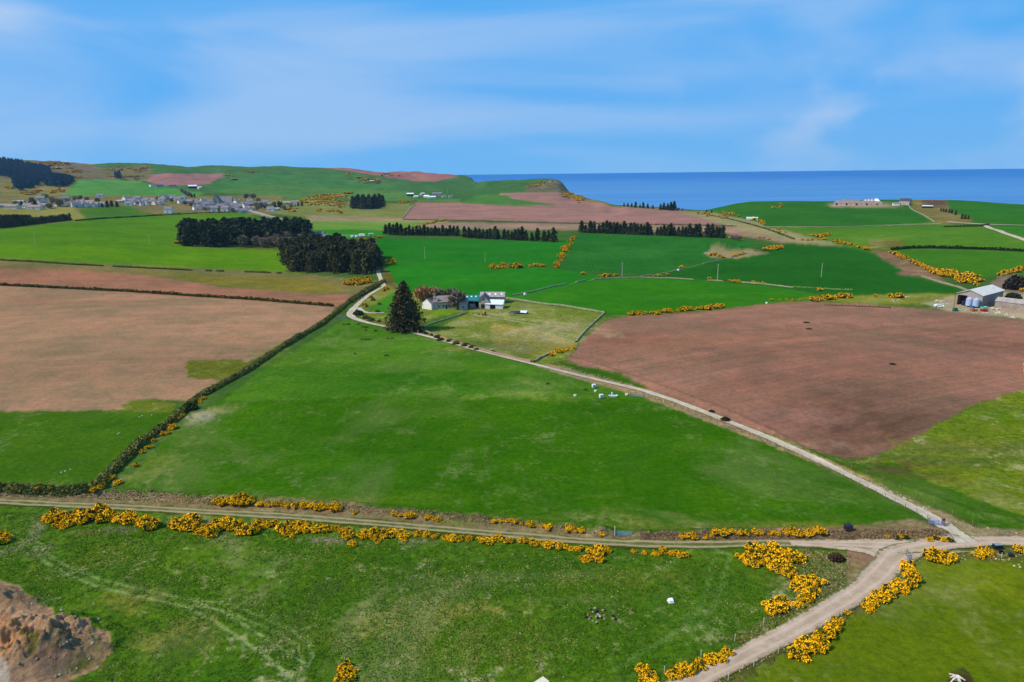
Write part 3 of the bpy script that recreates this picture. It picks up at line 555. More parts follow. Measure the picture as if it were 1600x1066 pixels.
# ------------------------------------------------------------------ roads and tracks, draped on the ground
def mat_road(name, kind):
    g = NT(name); P = g.pos(); u = g.attr('u', 2); a = g.math('ABSOLUTE', u)
    n = g.noise(P, .35, 5, .6); f = g.noise(P, 2.2, 5, .7); e = g.noise(P, 1.1, 4, .7)
    if kind == 'main':
        c = g.mix(g.rng(n, .3, .7, 0, 1), S(160,138,116)+(1,), S(184,162,140)+(1,)); c = g.mix(g.rng(f, .3, .75, 0, .35), c, S(134,114,92)+(1,))
        low = g.noise(P, .09, 5, .65); c = g.mix(g.rng(low, .45, .7, 0, .45), c, S(140,116,92)+(1,)); pot = g.noise(P, .9, 2, .5); c = g.mix(g.rng(pot, .66, .74, 0, .45), c, S(112,94,76)+(1,)); mid_ = g.rng(a, .16, .02, 0, .35); c = g.mix(g.math('MULTIPLY', mid_, g.rng(low, .3, .6, 1, 0)), c, S(118,112,74)+(1,)); rut = g.rng(g.math('ABSOLUTE', g.math('SUBTRACT', a, .42)), .0, .22, .45, 0); c = g.mix(rut, c, S(192,170,148)+(1,))
        edge = g.rng(g.math('ADD', a, g.math('MULTIPLY', g.math('SUBTRACT', e, .5), .9)), .78, .98, 0, .95); c = g.mix(edge, c, S(88,92,46)+(1,))
    elif kind == 'farm':
        c = g.mix(g.rng(n, .3, .7, 0, 1), S(172,158,136)+(1,), S(194,180,158)+(1,)); c = g.mix(g.rng(f, .3, .75, 0, .3), c, S(130,116,94)+(1,))
        low = g.noise(P, .12, 5, .65); c = g.mix(g.rng(low, .45, .7, 0, .4), c, S(134,116,90)+(1,)); c = g.mix(g.rng(a, .2, .02, 0, .3), c, S(126,120,80)+(1,)); edge = g.rng(g.math('ADD', a, g.math('MULTIPLY', g.math('SUBTRACT', e, .5), .8)), .80, 1.0, 0, .9); c = g.mix(edge, c, S(92,96,48)+(1,))
    else:
        ww = g.math('ADD', g.math('MULTIPLY', g.math('SUBTRACT', e, .5), .6), g.math('MULTIPLY', g.math('SUBTRACT', g.noise(P, .22, 4, .6), .5), .4)); d = g.math('ABSOLUTE', g.math('SUBTRACT', g.math('ADD', a, ww), .56))
        c = g.mix(g.rng(n, .35, .65, 0, 1), S(78,92,40)+(1,), S(120,112,72)+(1,)); c = g.mix(g.rng(a, .15, .0, .0, .5), c, S(62,78,34)+(1,))
        c = g.mix(g.rng(d, .12, .28, .92, 0), c, g.mix(f, S(128,108,82)+(1,), S(168,148,118)+(1,)))
    g.l.new(c, g.b.inputs['Base Color']); g.b.inputs['Roughness'].default_value = .95; g.b.inputs['Specular IOR Level'].default_value = .0; g.bump(f, .6, .06); return g.m
def ribbon(name, pts, widths, mat, lift=.06, step=1.2, nx=9, px=True):
    if px:
        W = line_w(pts, 14); q = densify(pts, 14); cum = np.r_[0, np.cumsum([math.hypot(b[0]-a[0], b[1]-a[1]) for a, b in zip(pts[:-1], pts[1:])])]
        cq = np.r_[0, np.cumsum([math.hypot(b[0]-a[0], b[1]-a[1]) for a, b in zip(q[:-1], q[1:])])]
        wd = np.interp(cq, cum, widths if hasattr(widths, '__len__') else [widths]*len(pts))
    D = resample(np.c_[W[:, :2], wd], step)
    for _ in range(6): D[1:-1] = (D[:-2]+2*D[1:-1]+D[2:])/4
    T = np.gradient(D[:, :2], axis=0); T /= np.linalg.norm(T, axis=1)[:, None]+1e-9; N = np.c_[-T[:, 1], T[:, 0]]
    u = np.linspace(-1, 1, nx); wob = (vnoise(np.arange(len(D))*.35, np.zeros(len(D)), 3)-.5)*.25
    X = D[:, None, 0]+N[:, None, 0]*(u[None, :]*D[:, None, 2]/2*(1+wob[:, None])); Y = D[:, None, 1]+N[:, None, 1]*(u[None, :]*D[:, None, 2]/2*(1+wob[:, None]))
    rr = np.hypot(X, Y); Z = H(X.ravel(), Y.ravel()).reshape(X.shape)+lift+rr*.00025; n = len(D)
    i = np.arange(n-1)[:, None]*nx; j = np.arange(nx-1)[None, :]
    o = obj_mesh(name, np.c_[X.ravel(), Y.ravel(), Z.ravel()], np.stack([i+j, i+j+1, i+nx+j+1, i+nx+j], -1).reshape(-1, 4), mat)
    set_f(o.data, 'u', np.tile(u, n)); return tag(o, kind='structure')
M['road_main'] = mat_road('road_main', 'main'); M['road_farm'] = mat_road('road_farm', 'farm'); M['track'] = mat_road('track', 'track')
TRACK = [(-420,772),(-200,777),(-60,781),(0,784),(100,789),(200,793),(300,799),(450,807),(600,819),(750,832),(900,845),(1000,850.5),(1100,851.5),(1200,849),(1290,850),(1370,856)]
ribbon('farm_track', TRACK, 2.6, M['track'], .05)
ribbon('gravel_road', [(820,1250),(940,1162),(1010,1112),(1060,1077),(1110,1050),(1150,1032),(1200,1006),(1243,984),(1300,950),(1340,926),(1370,902),(1384,886),(1394,872),(1412,862),(1440,855),(1470,851),(1510,846),(1560,845),(1640,848),(1800,860),(2050,885)],
       [4.1,4.1,4.1,4.1,4.1,4,4,4,4,4.3,4.7,5.6,6.0,5.4,4.4,4.2,4.2,3.9,3.8,3.8,3.8], M['road_main'], .09)
ribbon('gravel_road', [(1235,849),(1290,851),(1330,853.5),(1365,858),(1388,874),(1392,880)], [2.0,3.0,3.6,4.6,4.2,2.0], M['road_main'], .07)
ribbon('gravel_road', [(1300,850),(1350,851),(1400,853),(1435,853)], [2.2,3.2,4.2,3.6], M['road_main'], .08)
ribbon('farm_road', [(1512,849),(1490,832),(1470,817),(1440,800),(1400,780),(1300,730),(1200,684),(1100,644),(1050,625),(1000,609),(900,586),(820,566),(740,546),(680,529),(620,514),(575,505),(553,498),(546,492),(550,485),(562,473),(578,460),(592,452),(600,449)],
       [5.0,4,3.3,3.0,2.9,2.8,2.8,2.7,2.6,2.5,2.4,2.3,2.3,2.3,2.4,2.8,3.6,4.2,3.8,3.0,2.8,2.6,2.6], M['road_farm'], .10)
ribbon('farm_road', [(600,449),(597,441),(594,434),(591,426),(588,418)], [3.2,3.2,3.2,3.4,3.4], M['road_farm'], .12)
ribbon('farm_drive', [(560,481),(566,487),(578,490),(600,489)], [3.0,2.6,2.2,1.5], M['road_farm'], .09)
ribbon('road', [(1538,352),(1550,358),(1568,365),(1585,370),(1625,384),(1800,440)], [5,5,5,5,5,5], M['road_farm'], .15, 5)
ribbon('road', [(1480,347),(1505,349),(1540,351),(1600,352.5)], [5,5,4,3], M['road_farm'], .15, 5)
ribbon('road', [(380,325),(392,330),(405,334),(425,339),(445,344)], [5,6,5,5,5], M['road_farm'], .15, 5)

# ------------------------------------------------------------------ leaf-cloud meshes
def leaf_arrays(C, size, r, flat=.0, aspect=1.0, up=None):
    n = len(C); a = r.normal(size=(n, 3)); a[:, 2] *= (1-flat); a /= np.linalg.norm(a, axis=1)[:, None]
    b = r.normal(size=(n, 3)); 
    if up is not None: b = up+b*.35
    b -= (b*a).sum(1)[:, None]*a; b /= np.linalg.norm(b, axis=1)[:, None]+1e-9; c = np.cross(a, b)
    s = (size*(.6+.8*r.random(n)))[:, None] if np.ndim(size) else size*(.6+.8*r.random(n))[:, None]
    U = b*s*.5*aspect; W = c*s*.5/aspect**.5
    return np.stack([C-U-W*.7, C+U*.7-W, C+U+W*.6, C-U*.6+W], 1).reshape(-1, 3), np.repeat(np.arange(n), 4)
def leaf_obj(name, C, size, col, r, mat='foliage', parent=None, base=None, **kw):
    V, idx = leaf_arrays(C, size, r, **kw); F = np.arange(len(V)).reshape(-1, 4); cc = col[idx]
    if base is not None:
        bv, bf, bc = base; F = np.r_[F, bf+len(V)]; V = np.r_[V, bv]; cc = np.r_[cc, bc]
    o = obj_mesh(name, V, F, M[mat], parent, smooth=False); set_col(o.data, 'col', cc); return o
def blob(cx, cy, cz, rx, ry, rz, c, r, nu=10, nv=6, amp=.15):
    u = np.linspace(0, 2*PI, nu, endpoint=False); v = np.linspace(0.02, PI-.02, nv); Uu, Vv = np.meshgrid(u, v)
    k = 1+amp*(r.random(Uu.shape)*2-1); P = np.c_[(cx+rx*k*np.sin(Vv)*np.cos(Uu)).ravel(), (cy+ry*k*np.sin(Vv)*np.sin(Uu)).ravel(), (cz+rz*k*np.cos(Vv)).ravel()]
    i = np.arange(nv-1)[:, None]*nu; j = np.arange(nu)[None, :]
    F = np.stack([i+j, i+nu+j, i+nu+(j+1) % nu, i+(j+1) % nu], -1).reshape(-1, 4)
    return P, F, np.tile(np.array(c), (len(P), 1))
def merge(L):
    V, F, C, k = [], [], [], 0
    for v, f, c in L: V.append(v); F.append(f+k); C.append(c); k += len(v)
    return np.concatenate(V), np.concatenate(F), np.concatenate(C)
YEL = np.array(S(255,206,28)); YEL2 = np.array(S(238,160,4)); GDK = np.array(S(42,52,20)); GOL = np.array(S(88,84,36)); BRN = np.array(S(104,84,62))
def gorse_mesh(seed, nleaf=900, fy=.92, brown=0):
    r = np.random.default_rng(seed); nb = 12; base = []; C = []; col = []
    for b in range(nb):
        a = r.random()*2*PI; d = r.random()**.5*.82; cx, cy = d*math.cos(a)*1.1, d*math.sin(a)*.9; rb = .24+.34*r.random()**1.5; hz = (.55+.8*r.random())*(1-.35*d)
        base.append(blob(cx, cy, hz*.5, rb*.86, rb*.86, hz*.55, GDK, r, 9, 6, .18))
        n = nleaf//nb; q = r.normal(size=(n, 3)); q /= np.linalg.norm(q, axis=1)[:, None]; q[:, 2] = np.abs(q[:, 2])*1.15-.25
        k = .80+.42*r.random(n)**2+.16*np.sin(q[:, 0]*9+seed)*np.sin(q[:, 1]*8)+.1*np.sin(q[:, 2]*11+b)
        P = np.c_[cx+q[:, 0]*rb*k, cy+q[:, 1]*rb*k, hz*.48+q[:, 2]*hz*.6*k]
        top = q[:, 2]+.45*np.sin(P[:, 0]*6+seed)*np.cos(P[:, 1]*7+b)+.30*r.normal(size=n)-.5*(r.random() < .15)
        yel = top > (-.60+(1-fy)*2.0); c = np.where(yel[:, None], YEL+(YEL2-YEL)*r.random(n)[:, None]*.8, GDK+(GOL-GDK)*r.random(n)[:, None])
        if brown: c = np.where((r.random(n) < brown)[:, None], BRN*(.6+.8*r.random(n)[:, None]), c)
        C.append(P); col.append(c)
    C = np.concatenate(C); C[:, 2] = np.maximum(C[:, 2], .02)
    return C, np.concatenate(col), merge(base), r
GOR = []; GORF = []
for s in range(6):
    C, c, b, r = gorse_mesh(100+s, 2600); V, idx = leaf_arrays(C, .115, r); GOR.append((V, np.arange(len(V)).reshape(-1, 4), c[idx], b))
def make_gorse(V, F, c, b, name):
    VV = np.r_[V, b[0]]; FF = np.r_[F, b[1]+len(V)]; cc = np.r_[c, b[2]]
    me_o = obj_mesh(name, VV, FF, M['foliage'], smooth=False); set_col(me_o.data, 'col', cc); return me_o
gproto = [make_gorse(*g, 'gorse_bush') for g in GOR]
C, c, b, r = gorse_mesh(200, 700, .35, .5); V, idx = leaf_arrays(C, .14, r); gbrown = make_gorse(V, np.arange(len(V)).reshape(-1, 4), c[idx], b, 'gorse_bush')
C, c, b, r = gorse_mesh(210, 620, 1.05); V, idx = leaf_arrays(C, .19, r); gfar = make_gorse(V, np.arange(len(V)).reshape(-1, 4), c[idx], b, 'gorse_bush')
used_proto = set()
def inst(proto, name, loc, rz=0, sc=1, label=None, cat=None, group=None, sz=None):
    if proto.name not in used_proto and len(proto.children) == 0: used_proto.add(proto.name); o = proto
    else: o = proto.copy(); COL.objects.link(o)
    o.location = loc; o.rotation_euler = (0, 0, rz); o.scale = (sc, sc, sz if sz else sc)
    tag(o, label, cat, group); return o
def rowpts(x0, y0, x1, y1, n, w, jit=.25):
    o = []
    for i in range(n):
        t = (i+.5)/n; o.append((x0+(x1-x0)*t+random.uniform(-1, 1)*w*jit, y0+(y1-y0)*t+random.uniform(-1, 1)*w*jit*.5, w*random.uniform(.6, 1.2)))
    return o
# each entry: label, group, list of (x, y, width) in the photograph
GS = [
 ('yellow gorse bush at the left end of the hedge below the farm track', rowpts(82,812,130,810,5,24)+[(100,822,18),(112,818,22)]+rowpts(138,808,240,820,9,24)+[(235,824,24)]),
 ('yellow gorse bush in the dense left stretch of hedge below the track', rowpts(268,818,320,828,5,24)+[(330,834,24),(318,832,20)]+rowpts(335,820,365,826,3,22)+[(374,830,24),(392,832,24),(405,824,20)]+rowpts(400,820,446,824,3,15)),
 ('yellow gorse bush in the middle stretch of the hedge below the farm track', rowpts(442,828,505,832,5,23)+[(452,838,17)]+rowpts(508,826,556,832,4,13)+rowpts(563,838,620,837,5,19)+rowpts(620,837,700,841,7,17)+rowpts(700,841,752,845,5,15)),
 ('small lone gorse bush on the grass just below the track hedge', [(543,840,16),(552,852,12),(584,844,9),(592,847,9),(632,846,9)]),
 ('yellow gorse bush in the low row right of the hedge gap, below the farm track', [(761,847,17),(776,843,17),(795,848,13)]+rowpts(805,846,900,860,9,15)+rowpts(900,860,956,863,4,17)+[(925,872,20),(936,877,16),(914,876,14)]),
 ('yellow gorse bush in the short clump below the track near the teal gate', [(990,863,8),(1006,865,8),(1022,867,11),(1029,867,9)]+rowpts(1034,863,1070,868,4,14)),
 ('yellow gorse bush in the big clump beside the junction paddock', rowpts(1150,872,1240,876,6,24)+rowpts(1163,881,1226,887,4,24)+[(1182,862,26),(1205,862,26),(1215,892,18)]+rowpts(1222,898,1252,905,3,19)),
 ('yellow gorse bush in the hook-shaped clump left of the gravel road', [(1246,919,20),(1260,915,22),(1276,913,22),(1270,928,20),(1257,938,18),(1246,946,15),(1264,922,18)]),
 ('round yellow gorse bush below the hook-shaped clump on the bank', [(1212,953,26),(1203,948,18),(1222,944,18)]),
 ('yellow gorse bush beside the gravel road at the bottom edge', [(1005,1052,22),(1014,1064,24),(1052,1058,20),(1066,1052,20),(1080,1046,20),(1096,1041,19),(1110,1034,20),(1125,1029,20),(1136,1022,15)]),
 ('yellow gorse bush in the lower clump on the field side of the gravel road', [(1262,1012,24),(1272,1002,24),(1290,997,22),(1300,986,20),(1308,973,14),(1280,1014,22),(1254,1018,18),(1325,959,9)]),
 ('small round gorse bush alone below the lower roadside clump', [(1246,1028,22)]),
 ('yellow gorse bush in the curved row between the gravel road and the right field', [(1363,943,18),(1376,936,20),(1389,929,20),(1402,921,20),(1414,915,19),(1425,911,20),(1423,902,19),(1420,892,18),(1417,884,15),(1370,938,17)]),
 ('small gorse bush at the lower tip of the curved roadside row', [(1355,953,16)]),
 ('gorse bush in the broad mound of gorse on the field edge below the junction', [(1456,873,22),(1468,871,24),(1480,873,20),(1468,876,22)]),
 ('gorse bush on the field edge beside the black trough', [(1527,868,15),(1536,867,17)]),
 ('gorse bush at the right edge below the gravel road', [(1592,862,13),(1601,865,14)]),
 ('yellow gorse bush on top of the dead-grass bank, left stretch', rowpts(332,784,396,786,6,18)+rowpts(400,788,450,792,4,14)+rowpts(455,790,530,794,6,15)),
 ('yellow gorse bush on top of the dead-grass bank, middle stretch', [(555,802,8)]+rowpts(614,805,650,807,4,12)+rowpts(664,808,690,812,3,9)+rowpts(770,815,800,817,3,11)+rowpts(800,817,862,824,6,11)+rowpts(884,828,918,830,3,13)+[(940,836,8)]),
 ('yellow gorse bush on the dead-grass bank between teal gate and black tank', rowpts(1065,838,1092,840,3,12)+[(1102,839,9),(1112,838,9)]+rowpts(1118,834,1288,834,15,14)),
 ('low straggly gorse bush on the bank in the road fork', rowpts(1384,840,1420,840,4,10)+[(1452,844,9),(1464,842,10),(1474,844,10),(1485,846,10)]),
 ('gorse bush at the left edge of the photo', [(4,847,20),(0,841,18)]),
 ('gorse bush standing alone at the bottom edge of the rough paddock', [(540,1047,20),(538,1064,22),(556,1050,8),(530,1068,18),(846,1072,10)]),
 ('gorse bush growing in the long left hedge', [(165,752,12),(175,748,11),(184,756,11),(158,760,10),(213,728,9),(240,690,8),(268,670,13),(276,655,13),(318,624,8),(256,680,9),(60,762,9),(80,765,9),(150,766,12),(168,746,10),(178,738,10),(190,728,9),(200,716,8),(222,708,8),(232,700,9),(262,678,9),(283,650,9),(290,642,8),(312,628,8),(20,764,8)]),
 ('gorse bush on the field corner by the crossing wall', rowpts(862,554,900,545,6,10)),
]
GS_MID = [
 ('gorse bush beside the lane below the dark wood', rowpts(541,446,576,443,6,13)+rowpts(545,440,574,438,4,11)+[(604,452,9),(599,455,8),(579,466,8),(569,477,9)]),
 ('gorse bush in the clump under the left windbreak', rowpts(762,419,815,419,7,10)+rowpts(826,418,850,416,3,10)+rowpts(765,416,812,414,5,8)),
 ('gorse bush in the steep row between the two windbreaks', rowpts(867,420,888,385,9,11)+rowpts(888,385,900,369,5,9)),
 ('gorse bush on the stone wall between the middle green fields', [(912,429,8)]+rowpts(934,432,962,431,4,9)+rowpts(1018,432,1046,430,3,8)+[(1066,419,8),(1108,436,6)]+rowpts(1138,440,1156,441,3,7)+rowpts(1166,441,1195,444,4,6)),
 ('gorse bush in the row along the top of the right ploughed field', rowpts(984,493,1050,488,9,11)+rowpts(1055,487,1130,481,10,11)),
 ('gorse bush in the clump beyond the right ploughed field', rowpts(1268,470,1330,464,8,12)+[(1281,454,8),(1402,465,14),(1394,464,10),(1369,463,6)]+rowpts(1202,470,1255,469,5,6)),
 ('gorse bush by the sandy heap among the green fields', rowpts(1110,398,1134,404,5,8)+rowpts(1146,402,1162,397,4,6)+rowpts(1196,390,1226,388,5,12)+rowpts(1138,372,1165,373,4,6)+rowpts(1184,372,1205,374,3,6)),
 ('gorse bush in the thin line along the right green fields', rowpts(1248,376,1300,375,6,6)+rowpts(1304,378,1365,392,9,7)),
 ('gorse bush in the line beside the brown gully', rowpts(1388,393,1430,412,7,8)+rowpts(1430,412,1474,432,8,11)),
 ('gorse bush in the broad patch behind the big barn', rowpts(1462,424,1525,434,7,14)+rowpts(1472,430,1535,442,7,14)+rowpts(1490,438,1530,447,4,11)),
 ('gorse bush on the right edge behind the barns', rowpts(1560,431,1600,421,5,9)+[(1597,452,9),(1600,456,9)]),
 ('gorse bush beside the parked white vans', rowpts(562,376,600,371,6,7)),
 ('gorse bush in the line behind the left windbreak', rowpts(630,360,665,351,6,7)+rowpts(667,350,702,344,6,7)),
]
GS_FAR = [rowpts(1085,333,1140,341,6,5), rowpts(1125,335,1152,338,4,6), [(1184,347,7),(1180,344,6),(1187,350,6)], rowpts(1212,362,1230,364,3,4), rowpts(1264,367,1290,370,3,6), rowpts(1212,327,1221,319,3,4),
 rowpts(622,316,652,317,6,6), rowpts(478,314,550,309,12,11), rowpts(484,310,548,304,10,10), rowpts(486,318,535,314,8,10), rowpts(505,331,535,331,5,7), rowpts(518,323,545,320,4,6), rowpts(556,278,590,281,7,7), rowpts(560,283,605,286,6,6), rowpts(450,326,462,324,3,8), [(278,381,6),(420,382,6),(435,384,6),(443,384,6),(618,410,8),(612,410,6)],
 rowpts(880,301,892,303,4,5), rowpts(878,305,910,312,9,7), rowpts(828,290,860,284,6,6), rowpts(885,308,915,314,6,6),
 rowpts(55,256,100,254,8,8), rowpts(60,260,110,258,6,7), rowpts(100,262,130,268,5,6), rowpts(165,264,235,264,10,6), rowpts(170,272,200,276,5,6), rowpts(198,280,222,276,5,6), rowpts(212,270,232,262,5,6), rowpts(44,304,60,300,4,7), rowpts(84,300,102,296,5,6), rowpts(6,293,18,294,3,5), rowpts(358,279,364,278,2,6), rowpts(382,268,400,270,4,6), rowpts(540,272,548,272,2,5), rowpts(590,272,622,274,5,5), rowpts(100,268,125,278,5,6)]
kk = 0; FARG = []
for grp, base_scale in ((GS, 1.0), (GS_MID, 1.0)):
    for lab, L in grp:
        P = at_many([q[0] for q in L], [q[1] for q in L]); brownish = 'straggly' in lab
        for (x, y, wpx), p in zip(L, P):
            dist = math.hypot(p[0], p[1], p[2]-CZ); wm = wpx*dist/FPX*1.08; sc = wm/2.05
            if kk >= 296: FARG.append((p, sc)); continue
            pr = gbrown if (brownish and kk % 2) else gproto[kk % 6] if dist < 330 else gfar
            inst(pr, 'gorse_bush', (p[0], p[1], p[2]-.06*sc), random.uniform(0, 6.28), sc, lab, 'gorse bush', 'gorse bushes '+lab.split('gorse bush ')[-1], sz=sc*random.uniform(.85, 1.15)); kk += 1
for L in GS_FAR:
    L = [(x+random.uniform(-6, 6)*w_/5, y+random.gauss(0, .28)*w_, w_*random.choice([.6, .9, 1.2])) for x, y, w_ in L for _ in range(2)]
    P = at_many([q[0] for q in L], [q[1] for q in L])
    for (x, y, wpx), p in zip(L, P): FARG.append((p, 1.5*wpx*math.hypot(p[0], p[1])/FPX/2.3))
VV = []; FF = []; CC = []; k = 0
gm = gfar.data; gv = np.zeros(len(gm.vertices)*3, np.float32); gm.vertices.foreach_get('co', gv); gv = gv.reshape(-1, 3)
gf = np.zeros(len(gm.loops), np.int32); gm.loops.foreach_get('vertex_index', gf); gf = gf.reshape(-1, 4); gc = np.zeros(len(gv)*4, np.float32); gm.attributes['col'].data.foreach_get('color', gc); gc = gc.reshape(-1, 4)[:, :3]
for p, sc in FARG:
    a = random.uniform(0, 6.28); c_, s_ = math.cos(a), math.sin(a); hs = min(sc, 2.6)
    v = np.c_[(gv[:, 0]*c_-gv[:, 1]*s_)*sc, (gv[:, 0]*s_+gv[:, 1]*c_)*sc, gv[:, 2]*hs]+p; VV.append(v); FF.append(gf+k); CC.append(gc); k += len(v)
o = obj_mesh('gorse_scrub', np.concatenate(VV), np.concatenate(FF), M['foliage'], smooth=False); set_col(o.data, 'col', np.concatenate(CC))
tag(o, 'distant yellow gorse scrub scattered over the far hillsides', 'gorse', kind='stuff')
def scrub(px, py, wpx, lab, c1, c2, h=.7, n=700, grp=None):
    p = at(px, py); wm = wpx*(p-Vector((0, 0, CZ))).length/FPX; r = np.random.default_rng(int(px*7+py)); q = r.normal(size=(n, 3)); q /= np.linalg.norm(q, axis=1)[:, None]; q[:, 2] = np.abs(q[:, 2])
    k = (.7+.4*r.random(n))[:, None]; P = q*k*np.array([wm/2, wm/2.4, h*wm/2]); t = r.random(n)[:, None]
    o = leaf_obj('shrub', P, wm*.09, np.array(c1)*(1-t)+np.array(c2)*t, r, base=blob(0, 0, 0, wm*.4, wm*.34, h*wm*.38, c1, r)); o.location = p; tag(o, lab, 'shrub', grp); return o
scrub(1307,875,20,'dark brown leafless shrub on the bank beside the junction', S(44,34,28), S(96,74,60), .9)
scrub(297,640,21,'dark green shrub rising above the long left hedge', S(30,46,18), S(84,96,36), 1.0)
scrub(1133,657,14,'dark shrub on the verge below the right ploughed field, the larger one', S(40,34,26), S(86,70,52))
scrub(1112,644,9,'dark shrub on the verge below the right ploughed field, the smaller one', S(40,34,26), S(86,70,52))
scrub(1586,452,26,'large dark shrub behind the big barn', S(30,28,24), S(70,62,48), 1.3)
scrub(1583,466,18,'low dark shrub between the big barn and the long shed', S(26,38,26), S(60,70,44))
scrub(812,419,9,'dark green shrub in the middle of the gorse clump', S(20,44,20), S(40,70,34), .9)
scrub(560,492,16,'dark rounded shrub inside the lane bend', S(24,36,20), S(70,84,40), .8)
for i, (x, y, w) in enumerate([(572,498,12),(580,501,11),(590,488,8),(593,476,7),(592,503,7),(588,447,8),(583,470,8),(573,480,6)]):
    scrub(x, y, w, 'small olive shrub near the lane bend by the big conifer', S(50,58,28), S(110,116,60), .9, 300, 'olive shrubs near the lane bend')
for i, (x, y, w) in enumerate([(655,521,10),(666,524,8),(676,526,9),(684,530,13),(688,534,12),(703,536,12),(714,540,14),(728,543,15),(738,546,12),(745,549,10),(760,551,9),(770,553,10),(782,556,8)]):
    scrub(x, y-2, w, 'dark low shrub along the lane wall below the pale paddock', S(38,42,24), S(92,88,56), .7, 300, 'dark shrubs along the lane wall')

# ------------------------------------------------------------------ hedges and walls
def strip_pts(L, step): return resample(L, step)
def hedge(name, pts, wd, h, c1, c2, dens, leaf, lab, cat='hedge', grp=None, gap=0.0, mat='foliage'):
    L = line_w(pts, 12); D = resample(L[:, :2], .5 if dens > 8 else 1.5); r = np.random.default_rng(len(pts)*31+int(pts[0][0])); ln = np.hypot(*np.diff(D, axis=0).T).sum(); n = int(ln*dens)
    T = np.gradient(D, axis=0); T /= np.linalg.norm(T, axis=1)[:, None]+1e-9; N = np.c_[-T[:, 1], T[:, 0]]
    i = r.integers(0, len(D), n); ph = r.random(n)*PI; al = fbm(i*.12, i*0.0, 5, 3); hh = h*(.65+.75*al); ww = wd*(.7+.6*fbm(i*.2, i*0+4, 8, 2)); k = .8+.25*r.random(n)
    keep = al > gap; i, ph, hh, ww, k = i[keep], ph[keep], hh[keep], ww[keep], k[keep]; n = len(i)
    x = D[i, 0]+N[i, 0]*np.cos(ph)*ww/2*k+r.normal(size=n)*.15; y = D[i, 1]+N[i, 1]*np.cos(ph)*ww/2*k+r.normal(size=n)*.15; z = H(x, y)+np.sin(ph)*hh*k
    t = np.clip(.5*r.random(n)+.6*(fbm(x/2, y/2, 3, 3))-.05, 0, 1)[:, None]; C = np.c_[x, y, z]; col = np.array(c1)*(1-t)+np.array(c2)*t
    # inner body
    nn = len(D); sec = np.linspace(0, PI, 7); al2 = fbm(np.arange(nn)*.12, np.zeros(nn), 5, 3); on = (al2 > gap)*1.0
    X = D[:, None, 0]+N[:, None, 0]*np.cos(sec)*wd*.36; Y = D[:, None, 1]+N[:, None, 1]*np.cos(sec)*wd*.36
    Z = H(X.ravel(), Y.ravel()).reshape(X.shape)-.1+np.sin(sec)*(h*(.55+.6*al2)*on)[:, None]*.85
    a = np.arange(nn-1)[:, None]*7; b = np.arange(6)[None, :]; bf = np.stack([a+b, a+b+1, a+7+b+1, a+7+b], -1).reshape(-1, 4)
    org = C.mean(0); org[2] = float(H(org[:1], org[1:2])[0])
    bv = np.c_[X.ravel(), Y.ravel(), Z.ravel()]-org
    o = leaf_obj(name, C-org, leaf, col, r, base=(bv, bf, np.tile(np.array(c1)*.8+np.array(c2)*.2, (len(bv), 1)))); o.location = org
    return tag(o, lab, cat, grp)
HDK, HOL = S(74,76,34), S(142,138,70)
hedge('hedge', [(150,762),(185,728),(215,698),(245,678),(270,658),(290,640),(310,622),(345,603),(390,578),(430,550),(470,526),(500,509),(522,492),(548,470),(575,452),(600,440)], 2.4, 1.6, HDK, HOL, 75, .42, 'long olive-green hedge running diagonally beside the big pasture, casting a dark edge')
hedge('hedge', [(-60,768),(0,764),(60,768),(110,770),(150,762)], 1.8, 1.0, S(70,74,34), S(128,128,66), 60, .4, 'low green hedge along the top of the front track at the left edge')
hedge('hedge', [(-60,441),(0,446),(60,449),(120,452),(200,456),(300,463),(400,469),(460,474),(520,479)], 2.2, 1.5, S(30,36,14), S(84,84,36), 10, .7, 'dark hedge between the two bare ploughed fields')
hedge('hedge', [(-60,402),(0,407),(60,410),(120,414),(200,418),(300,423),(400,426),(450,428)], 1.6, 1.2, S(34,38,16), S(110,108,58), 7, .6, 'thin broken hedge along the lower edge of the bright green field', gap=.33)
hedge('hedge', [(1392,391),(1420,388.5),(1450,388),(1500,389),(1560,391),(1640,395)], 2.6, 2.0, S(14,26,10), S(40,56,22), 9, .9, 'straight dark hedge across the right background above the gully')
hedge('hedge', [(1475,355),(1500,354.5),(1530,354),(1545,352)], 2.0, 1.5, S(20,28,14), S(56,60,34), 4, 1.0, 'dark hedge below the garden of the clifftop house')
hedge('hedge', [(545,474),(565,462),(585,450),(600,441)], 3, 1.8, S(50,58,26), S(120,120,66), 22, .5, 'rough olive bank of scrub beside the lane above the bend')
hedge('hedge', [(118,345.5),(160,342),(240,337.5),(310,333.5),(385,331.5)], 2.0, 1.4, S(20,34,14), S(50,66,30), 4, 1.0, 'dark hedge between the village gardens and the big green field')
hedge('hedge', [(630,343.5),(750,346),(860,349),(950,350.5),(1060,352),(1150,354)], 2.6, 1.2, S(84,66,52), S(130,104,84), 5, .9, 'brown hedge line between the two far ploughed fields')
hedge('hedge', [(1240,374),(1200,359),(1150,345),(1100,334)], 2.2, 1.2, S(60,62,34), S(120,112,64), 4, .9, 'scrubby line climbing the straw-coloured slope to the coast')
hedge('hedge', [(1240,448),(1300,452),(1330,453)], 1.5, .5, S(90,110,50), S(160,170,100), 4, .7, 'faint grassy ridge line between two green fields on the right')
hedge('hedge', [(1290,477),(1340,479),(1390,481)], 1.8, .6, S(60,52,38), S(130,112,80), 8, .5, 'low brown weedy edge above the right ploughed field', gap=.4)
